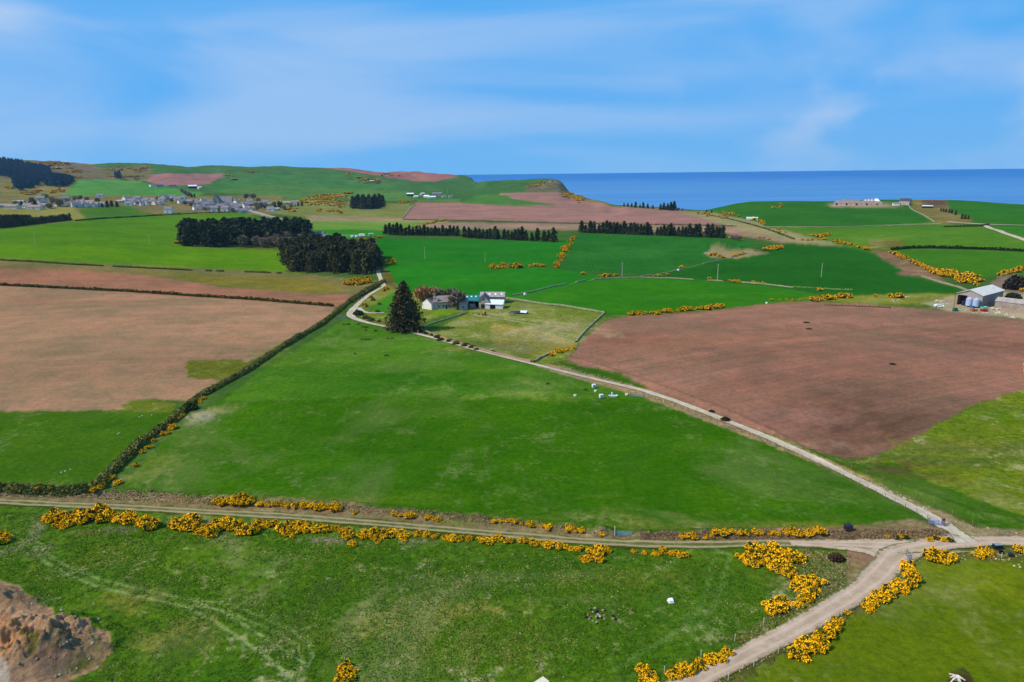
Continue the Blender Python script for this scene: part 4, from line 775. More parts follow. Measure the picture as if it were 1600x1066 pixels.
def wall(pts, wd, h, lab, grp=None, mat='drystone', gap=0.0, step=1.0):
    L = line_w(pts, 12); D = resample(L[:, :2], step); n = len(D); T = np.gradient(D, axis=0); T /= np.linalg.norm(T, axis=1)[:, None]+1e-9; N = np.c_[-T[:, 1], T[:, 0]]
    sec = np.array([(-.5, -.3), (-.5, .55), (-.36, .95), (0, 1.05), (.36, .95), (.5, .55), (.5, -.3)]); r = np.random.default_rng(n)
    hh = h*(.75+.5*fbm(np.arange(n)*.3, np.zeros(n), 6, 3)); hh *= (fbm(np.arange(n)*.07, np.zeros(n)+3, 2, 2) > gap); zc = H(D[:, 0], D[:, 1])
    X = D[:, None, 0]+N[:, None, 0]*sec[:, 0]*wd+r.normal(size=(n, 7))*.05; Y = D[:, None, 1]+N[:, None, 1]*sec[:, 0]*wd+r.normal(size=(n, 7))*.05; Z = zc[:, None]+sec[:, 1]*hh[:, None]
    a = np.arange(n-1)[:, None]*7; b = np.arange(6)[None, :]; org = np.array([D[:, 0].mean(), D[:, 1].mean(), zc.mean()])
    o = obj_mesh('stone_wall', np.c_[X.ravel(), Y.ravel(), Z.ravel()]-org, np.stack([a+b, a+b+1, a+7+b+1, a+7+b], -1).reshape(-1, 4), M[mat], smooth=False); o.location = org
    return tag(o, lab, 'stone wall', grp)
wall([(800,462),(830,457),(860,449),(890,443),(920,438),(960,435)], .9, .75, 'pale stone wall curving between the middle green fields behind the farm', gap=.3)
wall([(960,435),(1000,434),(1045,435),(1100,438),(1150,441),(1200,445),(1240,450)], .9, .7, 'pale stone wall running right from the wall corner towards the barn', gap=.3)
wall([(1000,432),(1040,427),(1090,414),(1130,406),(1150,400),(1190,390)], .8, .6, 'pale stone wall climbing to the sandy heap', gap=.35)
wall([(650,516),(680,505),(705,497),(728,490)], .7, .7, 'pale stone garden wall right of the big conifer')
wall([(736,492),(760,496),(790,500),(820,506),(860,512),(905,516)], .6, .5, 'tumbled stone wall across the pale paddock', gap=.25)
wall([(788,466),(810,469),(840,474),(880,478),(945,489)], 1.2, .7, 'overgrown pale wall along the top of the pale paddock')
wall([(944,490),(930,503),(920,512),(908,525),(900,535)], .8, .7, 'grey stone wall at the left end of the ploughed field')
wall([(862,551),(852,556),(842,561),(835,566)], 1.0, .7, 'short stone wall running down to the lane')
wall([(652,514),(700,533),(760,550),(830,567)], .7, .9, 'dark brown roadside wall above the lane', mat='rock_brown')
wall([(1195,355),(1250,355),(1330,354.5),(1400,352),(1470,350)], 1.4, .8, 'long pale field wall below the clifftop steading', step=3)
wall([(1420,322),(1440,335),(1462,348)], 1.6, .9, 'pale wall running down from the clifftop house', step=3)
wall([(1440,432),(1470,442),(1500,450),(1512,455)], 1.2, .9, 'pale wall on the lower side of the brown gully', step=2)
wall([(629,341),(637,332),(648,318)], 2, 1.0, 'stone wall at the left end of the pink ploughed field', step=3)
wall([(1404,866),(1440,864),(1500,864),(1550,866)], .5, .35, 'collapsed stone wall along the field edge below the junction', gap=.35, step=.6)

# ------------------------------------------------------------------ trees
def trunk_obj(h, r0, parent, mat='bark', limbs=0, seed=0):
    r = np.random.default_rng(seed); V = []; F = []; 
    def tube(P, rad, ns=6):
        k = len(V)
        for i, p in enumerate(P):
            for j in range(ns): a = 2*PI*j/ns; V.append((p[0]+rad[i]*math.cos(a), p[1]+rad[i]*math.sin(a), p[2]))
        for i in range(len(P)-1):
            for j in range(ns): F.append((k+i*ns+j, k+i*ns+(j+1) % ns, k+(i+1)*ns+(j+1) % ns, k+(i+1)*ns+j))
    tube([(0, 0, -.4), (0.03*h*r.normal()*.3, 0, h*.35), (0.02*h*r.normal(), .02*h*r.normal(), h*.9)], [r0*1.2, r0*.8, r0*.15])
    for l in range(limbs):
        a = r.random()*6.28; z = h*(.2+.5*r.random()); ln = h*(.28+.25*r.random()); el = .5+.6*r.random()
        e = (math.cos(a)*ln*math.cos(el), math.sin(a)*ln*math.cos(el), z+ln*math.sin(el)); tube([(0, 0, z), (e[0]*.5, e[1]*.5, z+(e[2]-z)*.45), e], [r0*.45, r0*.28, r0*.06], 4)
    return obj_mesh('trunk', V, F, M[mat], parent, smooth=True)
def root(name, loc=(0, 0, 0), rz=0):
    o = bpy.data.objects.new(name, None); COL.objects.link(o); o.location = loc; o.rotation_euler = (0, 0, rz); o.empty_display_size = .2; return o
def conifer(name, h, rad, seed, c1, c2, nb=70, lf=.5, z0=.12, shape=.8, irr=.3):
    r = np.random.default_rng(seed); t = root(name); trunk_obj(h, h*.02+.08, t, seed=seed); C = []; c = []
    lob = r.random(8)*6.28
    for b in range(nb):
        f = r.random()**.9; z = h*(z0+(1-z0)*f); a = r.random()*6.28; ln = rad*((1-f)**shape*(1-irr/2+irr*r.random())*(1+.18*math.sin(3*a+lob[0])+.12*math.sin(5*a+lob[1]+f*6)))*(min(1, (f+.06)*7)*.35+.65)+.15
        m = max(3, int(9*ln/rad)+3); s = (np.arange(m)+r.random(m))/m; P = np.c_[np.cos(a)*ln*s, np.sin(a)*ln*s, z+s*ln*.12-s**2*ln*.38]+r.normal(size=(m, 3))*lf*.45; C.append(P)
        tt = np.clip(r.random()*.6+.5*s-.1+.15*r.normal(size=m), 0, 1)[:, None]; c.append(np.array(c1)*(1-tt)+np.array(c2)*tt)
    C = np.concatenate(C); C[:, 2] = np.clip(C[:, 2], .15, h); leaf_obj('crown', C, lf*1.25, np.concatenate(c), r, 'needles', t); return t
def bush_tree(name, h, rad, seed, c1, c2, n=1400, lf=.45, bark='bark', thin=1.0, asp=1.0, limbs=6):
    r = np.random.default_rng(seed); t = root(name); trunk_obj(h*.9, h*.025+.06, t, bark, limbs, seed); C = []; nb = 9
    for b in range(nb):
        a = r.random()*6.28; d = rad*.6*r.random()**.5; cz = h*(.45+.35*r.random()); rb = rad*(.35+.3*r.random()); q = r.normal(size=(n//nb, 3)); q /= np.linalg.norm(q, axis=1)[:, None]
        C.append(np.array([d*math.cos(a), d*math.sin(a), cz])+q*rb*(.4+.65*r.random(n//nb))[:, None]*np.array([1, 1, h/rad*.42]))
    C = np.concatenate(C); C[:, 2] = np.clip(C[:, 2], .3, h*1.02); tt = (.2+.8*r.random(len(C)))[:, None]; up = C-np.array([0, 0, h*.25]); up /= np.linalg.norm(up, axis=1)[:, None]+1e-6
    leaf_obj('crown', C, lf, np.array(c1)*(1-tt)+np.array(c2)*tt, r, 'needles', t, aspect=asp, up=up if asp > 2 else None); return t
def copy_tree(o):
    c = o.copy(); COL.objects.link(c)
    for ch in list(o.children):
        d = ch.copy(); COL.objects.link(d); d.parent = c
        for g in list(ch.children): e = g.copy(); COL.objects.link(e); e.parent = d
    return c
used = set()
def place(proto, loc, rz, sc, label, cat, group=None, sz=None):
    if proto.name in used: o = copy_tree(proto)
    else: used.add(proto.name); o = proto
    used.add(o.name); o.location = loc; o.rotation_euler = (0, 0, rz); o.scale = (sc, sc, sz or sc); tag(o, label, cat, group); return o
DK1, DK2 = S(22,28,18), S(62,70,42)
BK1, BK2 = S(24,30,22), S(70,80,54)
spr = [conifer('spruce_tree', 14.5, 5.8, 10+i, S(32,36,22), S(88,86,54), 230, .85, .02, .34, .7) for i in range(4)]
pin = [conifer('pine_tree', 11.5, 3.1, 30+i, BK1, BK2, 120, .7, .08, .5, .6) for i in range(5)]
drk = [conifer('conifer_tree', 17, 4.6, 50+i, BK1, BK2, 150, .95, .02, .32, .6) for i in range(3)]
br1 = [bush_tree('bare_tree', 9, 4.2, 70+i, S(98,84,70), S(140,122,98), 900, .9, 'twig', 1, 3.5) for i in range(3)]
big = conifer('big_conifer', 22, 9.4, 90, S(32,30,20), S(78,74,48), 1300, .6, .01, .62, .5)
def broad_conifer():
    r = np.random.default_rng(91); t = big; cr = [o for o in t.children if o.name.startswith('crown')][0]; bpy.data.objects.remove(cr); C = []; c = []
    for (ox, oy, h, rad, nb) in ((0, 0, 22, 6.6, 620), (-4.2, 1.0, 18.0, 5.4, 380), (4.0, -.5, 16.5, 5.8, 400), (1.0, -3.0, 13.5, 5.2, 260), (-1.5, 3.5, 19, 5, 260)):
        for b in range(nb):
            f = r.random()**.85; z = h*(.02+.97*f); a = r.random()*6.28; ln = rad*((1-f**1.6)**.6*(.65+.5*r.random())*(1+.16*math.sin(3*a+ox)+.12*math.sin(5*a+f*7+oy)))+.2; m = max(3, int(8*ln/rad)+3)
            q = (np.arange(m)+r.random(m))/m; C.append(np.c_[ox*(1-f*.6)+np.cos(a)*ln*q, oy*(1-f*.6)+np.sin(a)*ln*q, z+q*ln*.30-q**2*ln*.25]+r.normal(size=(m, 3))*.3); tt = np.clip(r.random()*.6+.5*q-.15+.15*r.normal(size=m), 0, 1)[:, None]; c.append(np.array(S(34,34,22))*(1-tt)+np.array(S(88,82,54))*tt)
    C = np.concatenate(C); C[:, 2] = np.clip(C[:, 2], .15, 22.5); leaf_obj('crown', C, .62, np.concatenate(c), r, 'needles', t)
broad_conifer()
p = at(634, 517); d = (p-Vector((0, 0, CZ))).length
place(big, p, 1.0, 80*d/FPX/23*1.0, 'huge broad dark conifer beside the lane and the white farm', 'tree')
def scatter_poly(poly, n, mind, seed):
    P = poly_w(poly); r = random.Random(seed); o = []; t = 0
    while len(o) < n and t < 60000:
        t += 1; x = r.uniform(P[:, 0].min(), P[:, 0].max()); y = r.uniform(P[:, 1].min(), P[:, 1].max())
        if inside(np.array([x]), np.array([y]), P)[0] and all((x-a)**2+(y-b)**2 > mind**2 for a, b in o): o.append((x, y))
    return o
def zat(x, y): return float(H(np.array([x]), np.array([y]))[0])
for i, (x, y) in enumerate(scatter_poly([(466,424),(520,427),(584,428),(591,410),(576,397),(500,390),(446,400),(444,410),(460,418)], 95, 5.6, 3)):
    place(spr[i % 4], (x, y, zat(x, y)-.2), random.uniform(0, 6.28), random.uniform(.78, 1.2), 'dark olive conifer in the dense square wood beside the lane', 'tree', 'conifers of the dense wood beside the lane')
for i, (x, y) in enumerate(scatter_poly([(283,387),(330,386),(390,384),(480,379),(486,368),(400,366),(330,367),(286,371)], 95, 6.0, 4)):
    place(drk[i % 3], (x, y, zat(x, y)-.2), random.uniform(0, 6.28), random.uniform(.95, 1.15), 'near-black conifer in the long dark wood below the village', 'tree', 'conifers of the long dark wood')
for i, (x, y) in enumerate(scatter_poly([(378,386),(440,391),(488,382),(492,374),(440,372),(395,378)], 26, 7, 5)):
    place(br1[i % 3], (x, y, zat(x, y)-.2), random.uniform(0, 6.28), random.uniform(.8, 1.15), 'brown leafless tree between the two dark woods', 'tree', 'brown leafless trees between the two woods')
for i, (x, y, s) in enumerate([(603,367.5,1.1),(609,368,1.2),(615,368.5,1.35),(621,368.5,1.2),(627,369,1.3)]+[(634+5.8*k, 369+.06*k, 1) for k in range(15)]+[(726,372,1.25),(733,372.5,1.2),(737,373,1),(743,373,1.15),(749,374,1.1),(755,374,1.15),(761,374.5,1),(766,374.5,1.1),(774,375,1.15),(778,375,1.2),(788,375.5,1.15),(794,376,1.1),(800,376,1),(805,376.5,1.1),(810,376.5,1.15),(816,377,1.2),(822,377,1.2),(831,378,1.0),(840,378,1.25),(850,378.5,1.25),(857,378.5,1.1),(865,379,1.25)]):
    p = at(x, y-1); place(pin[i % 5], p, random.uniform(0, 6.28), s*.9*random.uniform(.82, 1.16), 'dark pine in the left windbreak row above the green field', 'tree', 'pines of the left windbreak')
XB = [909,915,922,928,936,942,948,953,959,964,969,975,980,985,991,996,1001,1006,1011,1016,1027,1032,1037,1043,1048,1053,1060,1066,1071,1077,1082,1087,1092,1105,1112,1119,1124,1129]
for i, x in enumerate(XB):
    p = at(x, np.interp(x, [905, 1130], [363.5, 372])); place(pin[(i*2+1) % 5], p, random.uniform(0, 6.28), random.uniform(.7, 1.25), 'dark pine in the right windbreak row above the green field', 'tree', 'pines of the right windbreak')
for i, (x, y) in enumerate([(552,325),(557,326),(562,326),(567,327),(572,327),(577,327),(583,326.5),(588,326),(594,325),(598,323),(560,321),(568,321),(577,321),(586,320),(593,319)]):
    p = at(x, y); place(drk[i % 3], p, random.uniform(0, 6.28), 1.25, 'tall dark conifer in the square clump on the hillside', 'tree', 'conifers of the hillside clump', 1.2)
for i in range(26):
    x = 2+i*4.3; p = at(x, np.interp(x, [0, 110], [357, 344.5])); place(drk[i % 3], p, random.uniform(0, 6.28), random.uniform(.4, .5), 'small dark conifer in the shelter row at the left edge', 'tree', 'conifers of the near left shelter row')
for i in range(12):
    x = 2+i*4.2; p = at(x, np.interp(x, [0, 50], [346, 345])); place(drk[(i+1) % 3], p, random.uniform(0, 6.28), random.uniform(.38, .46), 'small dark conifer in the upper shelter row at the left edge', 'tree', 'conifers of the upper left shelter row')
for i, (x, y, s) in enumerate([(975,323,.45),(981,323.5,.5),(987,324,.5),(993,324.5,.7),(1000,325,.45),(1005,325.5,.7),(1012,326,.6),(1020,326.5,.5),(1032,328,.7),(1037,328,.85),(1043,328.5,.8),(1048,329,1.0),(1053,329,1.1)]):
    p = at(x, y); place(pin[i % 5], p, random.uniform(0, 6.28), s*1.15, 'dark wind-shaped pine on the clifftop against the sea', 'tree', 'clifftop pines')
for i, (x, y, s) in enumerate([(1104,331,.45),(1112,332,.5),(1470,329,.5),(1474,330,.55),(1478,331,.55),(1483,332,.6),(1487,333,.6),(1493,335,.65),(1503,341,.6),(1508,341.5,.55),(1513,342,.5)]):
    p = at(x, y+1); place(pin[i % 5], p, random.uniform(0, 6.28), s*.8, 'small dark tree in the garden of the clifftop house' if x > 1200 else 'small dark tree in the dip above the sea', 'tree', 'garden trees of the clifftop house' if x > 1200 else 'trees in the dip above the sea')
for i, (x, y, s) in enumerate([(160,324,.5),(168,324,.75),(175,323,.7),(183,323,.65),(34,322,.55),(48,322,.6),(55,322,.65),(430,324,.75),(436,324,.85),(440,325,.8),(466,322,.55),(472,322,.6),(300,308,.5),(304,308,.5)]):
    p = at(x, y); place(drk[i % 3], p, random.uniform(0, 6.28), s*.8, 'dark tree among the village houses', 'tree', 'dark trees among the village houses', s*.75)
bo = bush_tree('bare_tree', 11, 5.2, 80, S(134,92,54), S(176,132,84), 1600, 1.0, 'twig', 1, 4)
bg_ = bush_tree('bare_tree', 9, 5.0, 81, S(108,100,66), S(160,150,108), 1600, 1.0, 'twig', 1, 4); bgr = bush_tree('bare_tree', 9.5, 3.8, 82, S(96,84,74), S(146,130,114), 1200, .9, 'twig', 1, 4)
for pr, x, y, s, lab in [(bo,664,480,1.05,'orange-brown leafless tree beside the big conifer'),(bg_,680,476,1.0,'pale olive leafless tree behind the white cottage'),(bg_,694,474,.8,'low olive leafless tree behind the stone farmhouse'),(bgr,706,472,.75,'grey leafless tree behind the farmhouse roof'),(bgr,715,484,1.0,'grey leafless tree standing in front of the farmhouse gable')]:
    place(pr, at(x, y), random.uniform(0, 6.28), s, lab, 'tree')
for i, (x, y, s) in enumerate([(25,322,.6),(50,318,.7),(78,326,.6),(106,319,.6),(118,315,.7),(136,316,.6),(152,317,.6),(195,320,.5),(218,321,.5),(231,321,.5),(248,314,.6),(268,317,.6),(290,321,.6),(299,324,.6),(321,330,.5),(333,326,.5),(341,331,.5),(349,329,.5),(357,327,.5),(364,333,.6),(375,330,.6),(386,325,.6),(395,327,.7),(402,330,.7),(411,325,.7),(428,324,.7),(444,328,.7),(86,322,.9),(94,323,.9),(82,318,.8),(70,312,.8),(385,312,.9),(396,312,1.0),(404,318,.8),(400,326,.8),(408,327,.8),(415,327,.8),(126,313,.6),(455,326,.6),(290,306,.8),(296,308,.8),(285,302,.7)]):
    place(bgr if i % 2 else bg_, at(x, y), random.uniform(0, 6.28), s*1.25, 'grey-brown leafless tree among the village houses', 'tree', 'leafless trees among the village houses')
for i, (x, y, s) in enumerate([(1144,376,.45),(1150,376.5,.5),(1156,377,.45),(862,379,.4),(1060,330,.4),(1066,331,.4)]):
    place(bgr, at(x, y-1), random.uniform(0, 6.28), s, 'small grey leafless tree at the end of a windbreak', 'tree', 'leafless trees at the windbreak ends')
# the plantation on the far left hill: too far to count
def far_forest():
    P = [poly_w(q) for q in ([(-60,255),(0,252),(40,256),(78,263),(80,274),(60,288),(30,299),(22,290),(20,280),(0,275),(-60,280)], [(68,286),(80,277),(105,279),(115,283),(105,291),(88,293),(70,289)], [(180,274),(188,274),(190,279),(180,279)])]
    r = np.random.default_rng(5); V = []; F = []; C = []; k = 0
    for q, n in zip(P, (3600, 700, 40)):
        x = r.uniform(q[:, 0].min(), q[:, 0].max(), n*3); y = r.uniform(q[:, 1].min(), q[:, 1].max(), n*3); m = inside(x, y, q); x, y = x[m][:n], y[m][:n]; z = H(x, y)
        for a, b, c in zip(x, y, z):
            h = r.uniform(11, 17); w_ = r.uniform(3.4, 5); ang = np.arange(6)*PI/3+r.random(); ring = np.c_[a+np.cos(ang)*w_*r.uniform(.7, 1.2, 6), b+np.sin(ang)*w_*r.uniform(.7, 1.2, 6), np.full(6, c)+h*.15]
            mid = np.c_[a+np.cos(ang+.4)*w_*.6*r.uniform(.7, 1.2, 6), b+np.sin(ang+.4)*w_*.6*r.uniform(.7, 1.2, 6), np.full(6, c)+h*.6]; top = np.tile([a, b, c+h], (6, 1))+r.normal(size=(6, 3))*.2
            V.append(np.r_[ring, mid, top]); j = np.arange(6); jj = (j+1) % 6; F.append(np.r_[np.stack([k+j, k+jj, k+6+jj, k+6+j], 1), np.stack([k+6+j, k+6+jj, k+12+jj, k+12+j], 1)]); k += 18
            C.append(np.tile(np.array(S(28,54,68))*r.uniform(.7, 1.3), (18, 1)))  # foliage shifted to blue, painting distance haze into the tree colour
    o = obj_mesh('plantation', np.concatenate(V), np.concatenate(F), M['foliage'], smooth=False); set_col(o.data, 'col', np.concatenate(C)); tag(o, 'dark blue-green forestry plantation on the far left hill', 'forest', kind='stuff')
far_forest()
# ------------------------------------------------------------------ mesh builder for hard things
class MB:
    def __init__(s): s.v = []; s.f = []; s.mi = []
    def add(s, V, F, mi=0):
        k = len(s.v); s.v += [tuple(p) for p in V]; s.f += [tuple(i+k for i in f) for f in F]; s.mi += [mi]*len(F); return s
    def box(s, x0, y0, z0, x1, y1, z1, mi=0):
        return s.add([(x0,y0,z0),(x1,y0,z0),(x1,y1,z0),(x0,y1,z0),(x0,y0,z1),(x1,y0,z1),(x1,y1,z1),(x0,y1,z1)], [(0,3,2,1),(4,5,6,7),(0,1,5,4),(1,2,6,5),(2,3,7,6),(3,0,4,7)], mi)
    def hexa(s, P, mi=0): return s.add(P, [(0,3,2,1),(4,5,6,7),(0,1,5,4),(1,2,6,5),(2,3,7,6),(3,0,4,7)], mi)
    def cyl(s, x, y, z0, z1, r0, r1=None, n=14, mi=0, axis='z', cap=True):
        r1 = r0 if r1 is None else r1; V = []
        for z, r in ((z0, r0), (z1, r1)):
            for i in range(n):
                a = 2*PI*i/n; p = (r*math.cos(a), r*math.sin(a))
                V.append((x+p[0], y+p[1], z) if axis == 'z' else ((z, x+p[0], y+p[1]) if axis == 'x' else (x+p[0], z, y+p[1])))
        F = [(i, (i+1) % n, n+(i+1) % n, n+i) for i in range(n)]+([tuple(range(n-1, -1, -1)), tuple(range(n, 2*n))] if cap else []); return s.add(V, F, mi)
    def bar(s, a, b, w, h=None, mi=0):
        a = Vector(a); b = Vector(b); d = (b-a).normalized(); u = Vector((0, 0, 1)) if abs(d.z) < .9 else Vector((1, 0, 0)); sd_ = d.cross(u).normalized()*w/2; up = sd_.normalized().cross(d)*(h or w)/2
        return s.hexa([a-sd_-up, a+sd_-up, b+sd_-up, b-sd_-up, a-sd_+up, a+sd_+up, b+sd_+up, b-sd_+up], mi)
    def build(s, name, mats, parent=None, loc=None, rz=0, bevel=0, smooth=False):
        me = bpy.data.meshes.new(name); me.from_pydata(s.v, [], s.f)
        for m in (mats if isinstance(mats, (list, tuple)) else [mats]): me.materials.append(M[m])
        me.polygons.foreach_set('material_index', s.mi); me.update()
        import bmesh as _b
        bm = _b.new(); bm.from_mesh(me)
        if bevel: _b.ops.bevel(bm, geom=bm.edges[:], offset=bevel, segments=1, affect='EDGES')
        _b.ops.recalc_face_normals(bm, faces=bm.faces[:]); bm.to_mesh(me); bm.free()
        if smooth: me.polygons.foreach_set('use_smooth', [True]*len(me.polygons))
        o = bpy.data.objects.new(name, me); COL.objects.link(o)
        if parent: o.parent = parent
        if loc is not None: o.location = loc
        o.rotation_euler[2] = rz; return o

# ------------------------------------------------------------------ buildings
def gable_wall(t, L, D, hw, hr, mat, open_front=None, name='wall'):
    m = MB(); x, y = L/2, D/2; e = .25
    m.add([(-x,-y,-1.5),(x,-y,-1.5),(x,y,-1.5),(-x,y,-1.5),(-x,-y,hw),(x,-y,hw),(x,y,hw),(-x,y,hw),(-x,0,hw+hr),(x,0,hw+hr)],
          [(0,1,5,4),(2,3,7,6),(1,2,6,9,5),(3,0,4,8,7)]); return m.build(name, mat, t)
def gable_roof(t, L, D, hw, hr, mat, ov=.3, th=.14, name='roof'):
    m = MB(); x = L/2+ov; sl = hr/(D/2); y = D/2+ov; ze = hw-sl*ov+.04; zr = hw+hr+.04
    for s in (-1, 1): m.hexa([(-x,s*y,ze),(x,s*y,ze),(x,0,zr),(-x,0,zr),(-x,s*y,ze+th),(x,s*y,ze+th),(x,0,zr+th),(-x,0,zr+th)])
    return m.build(name, mat, t)
def chimney(roof, x, z, w=.9, h=1.3, mat='harl_grey', y=0.0):
    c = MB().box(x-w/2, y-.35, z-.9, x+w/2, y+.35, z+h).box(x-w/2-.06, y-.41, z+h, x+w/2+.06, y+.41, z+h+.12).build('chimney', mat, roof)
    MB().cyl(x-w*.22, y, z+h+.12, z+h+.5, .12, .1, 8).cyl(x+w*.22, y, z+h+.12, z+h+.5, .12, .1, 8).build('chimney_pot', 'slate_brown', c); return c
def win(wall_, x, z, w, h, y, side='y', frame='frame_white'):
    s = -1 if y < 0 else 1; y = y+s*.03
    if side == 'y':
        f = MB().box(x-w/2-.08, min(y, y-s*.1), z-.08, x+w/2+.08, max(y, y-s*.1), z+h+.08).build('window', frame, wall_); MB().box(x-w/2, min(y+s*.015, y), z, x-.03, max(y+s*.015, y), z+h).box(x+.03, min(y+s*.015, y), z, x+w/2, max(y+s*.015, y), z+h).build('pane', 'glass_dark', f)
    else:
        f = MB().box(min(y, y-s*.1), x-w/2-.08, z-.08, max(y, y-s*.1), x+w/2+.08, z+h+.08).build('window', frame, wall_); MB().box(min(y+s*.015, y), x-w/2, z, max(y+s*.015, y), x+w/2, z+h).build('pane', 'glass_dark', f)
    return f
def door(t, x, y, w=.95, h=2.05, mat='door_green', side='y'):
    s = -1 if y < 0 else 1; y += s*.03
    if side == 'y': d = MB().box(x-w/2, min(y, y-s*.1), 0, x+w/2, max(y, y-s*.1), h).build('door', mat, t)
    else: d = MB().box(min(y, y-s*.1), x-w/2, 0, max(y, y-s*.1), x+w/2, h).build('door', mat, t)
    return d
def house(L, D, hw, hr, wm, rm, floors=1, chim=(-1, 1), nwin=2, wing=0, wingmat=None, doorm='door_green'):
    t = root('house'); wl = gable_wall(t, L, D, hw, hr, wm); rf = gable_roof(t, L, D, hw, hr, rm)
    for c in chim: chimney(rf, c*(L/2-.6), hw+hr, mat=wm)
    for fl in range(floors):
        for s in (-1, 1):
            for i in range(nwin):
                x = -L/2+L*(i+.5)/nwin*1.0
                if abs(x) < .9 and fl == 0 and s < 0: continue
                win(wl, x, .9+2.6*fl, 1.05, 1.25, s*D/2)
    door(t, 0, -D/2, mat=doorm); win(wl, 0, .9, .9, 1.1, L/2, 'x'); win(wl, 0, .9, .9, 1.1, -L/2, 'x')
    if wing:
        m = MB(); x0, x1 = wing*L*.12, wing*L*.12+4.4; yf = -D/2-2.6; xm = (x0+x1)/2; hr2 = hr*.78
        m.add([(x0,yf,-1.5),(x1,yf,-1.5),(x1,0,-1.5),(x0,0,-1.5),(x0,yf,hw),(x1,yf,hw),(x1,0,hw),(x0,0,hw),(xm,yf,hw+hr2),(xm,0,hw+hr2)], [(0,1,5,8,4),(1,2,6,5),(3,0,4,7)]); w2 = m.build('wing_wall', wingmat or wm, t)
        r = MB()
        for sx in (-1, 1):
            xe = xm+sx*2.5; r.hexa([(xe,yf-.25,hw-.1),(xe,0,hw-.1),(xm,0,hw+hr2+.05),(xm,yf-.25,hw+hr2+.05),(xe,yf-.25,hw+.05),(xe,0,hw+.05),(xm,0,hw+hr2+.2),(xm,yf-.25,hw+hr2+.2)])
        r.build('wing_roof', rm, t); win(w2, xm, .9, 1.5, 1.3, yf)
        if floors > 1: win(w2, xm, 3.4, 1.1, 1.1, yf)
    return t
HP = {}
HP['white1'] = house(10, 7, 2.9, 2.5, 'harl_white', 'slate', 1, (-1, 1), 3)
HP['white2'] = house(9.5, 7, 5.2, 2.4, 'harl_white', 'slate', 2, (-1, 1), 3)
HP['grey1'] = house(11, 7, 3.2, 2.8, 'stone_grey', 'slate', 1, (-1, 1), 3)
HP['grey2'] = house(10, 7.5, 5.3, 2.6, 'stone_grey', 'slate', 2, (-1, 1), 3)
HP['bungalow'] = house(15, 8.5, 2.7, 2.4, 'harl_cream', 'slate_brown', 1, (1,), 5)
HP['gable'] = house(11, 7.5, 3.0, 2.8, 'harl_white', 'slate', 1, (-1,), 3, 1)
HP['pink'] = house(11, 8, 3.1, 2.7, 'harl_cream', 'slate_brown', 1, (1,), 3, -1)
HP['shed'] = house(13, 6, 2.4, 1.6, 'harl_grey', 'sheet_grey', 1, (), 2)
HN = {'white1': 'white single-storey cottage', 'white2': 'white two-storey house', 'grey1': 'grey stone cottage', 'grey2': 'grey two-storey house', 'bungalow': 'cream bungalow with brown roof', 'gable': 'white house with a front gable', 'pink': 'cream gabled house with brown roof', 'shed': 'low grey outbuilding'}
VIL = [(8,324,.9,'shed'),(20,326,.2,'bungalow'),(30,318,.3,'shed'),(44,325,.1,'white1'),(56,327,.1,'bungalow'),(66,322,1.3,'grey2'),(72,325,.2,'grey1'),(64,313,.4,'grey1'),(92,322,1.2,'pink'),(103,313,.4,'grey1'),(112,322,.6,'grey1'),(119,324,1.0,'grey2'),(126,319,.2,'white1'),(131,323,.2,'gable'),(140,319,.1,'bungalow'),(148,323,.15,'pink'),(157,308,.3,'white1'),(157,322,.2,'bungalow'),
 (190,317,.1,'shed'),(198,315,1.3,'white2'),(202,321,.2,'white1'),(207,317,.3,'grey1'),(212,320,1.4,'white1'),(216,315,.2,'grey2'),(223,321,1.2,'gable'),(228,317,.3,'grey1'),(234,315,.3,'bungalow'),(239,319,.4,'grey1'),(245,320,1.2,'pink'),(250,319,.3,'white1'),(254,315,.3,'grey1'),(258,312,1.4,'grey2'),(263,312,.2,'shed'),(270,310,.3,'white1'),(278,313,.1,'white1'),(286,312,.2,'grey1'),(284,318,.9,'white1'),(296,318,.2,'grey1'),(304,318,.2,'white1'),(311,320,.3,'grey1'),
 (264,333,.15,'white2'),(314,326,1.2,'gable'),(318,316,1.3,'white1'),(323,322,.3,'grey1'),(326,328,.9,'grey1'),(330,320,.4,'white2'),(336,331,.08,'grey2'),(345,325,.2,'grey1'),(353,331,.08,'grey2'),(343,320,1.1,'grey2'),(350,322,.4,'grey1'),(358,323,.5,'grey2'),(362,329,.5,'grey1'),(366,324,.4,'grey1'),(371,318,1.3,'white1'),(372,327,.3,'grey1'),(377,324,.3,'bungalow'),(383,326,1.2,'white2'),(388,322,.5,'grey1'),(392,329,.3,'pink'),(391,317,.2,'white1'),(398,323,.3,'grey1'),(409,321,1.2,'white1'),(416,319,.2,'grey1'),(424,322,.3,'grey1'),(423,330,.1,'white1'),(430,329,.1,'shed'),(449,319,.2,'shed'),(462,319,.2,'white1'),(368,332,.3,'grey1'),(381,333,.6,'grey1'),(308,328,.8,'white1')]
def part_of(x):
    return 'at the far left end of the village' if x < 80 else 'in the left cluster of the village' if x < 170 else 'in the row left of the village centre' if x < 260 else 'just left of the village centre' if x < 325 else 'in the crowded village centre' if x < 385 else 'at the right end of the village'
cnt = {}
for (x, y, a, k) in VIL: cnt[(k, part_of(x))] = cnt.get((k, part_of(x)), 0)+1
P = at_many([v[0] for v in VIL], [v[1] for v in VIL])
for (x, y, a, k), p in zip(VIL, P):
    lab = HN[k]+' '+part_of(x)
    if (x, y) == (264,333): lab = 'white two-storey house standing apart below the village on the green field edge'
    place(HP[k], (p[0], p[1], p[2]+.1), a+random.uniform(-.12, .12)-.1, 1.12, lab, 'house', 'houses '+part_of(x))
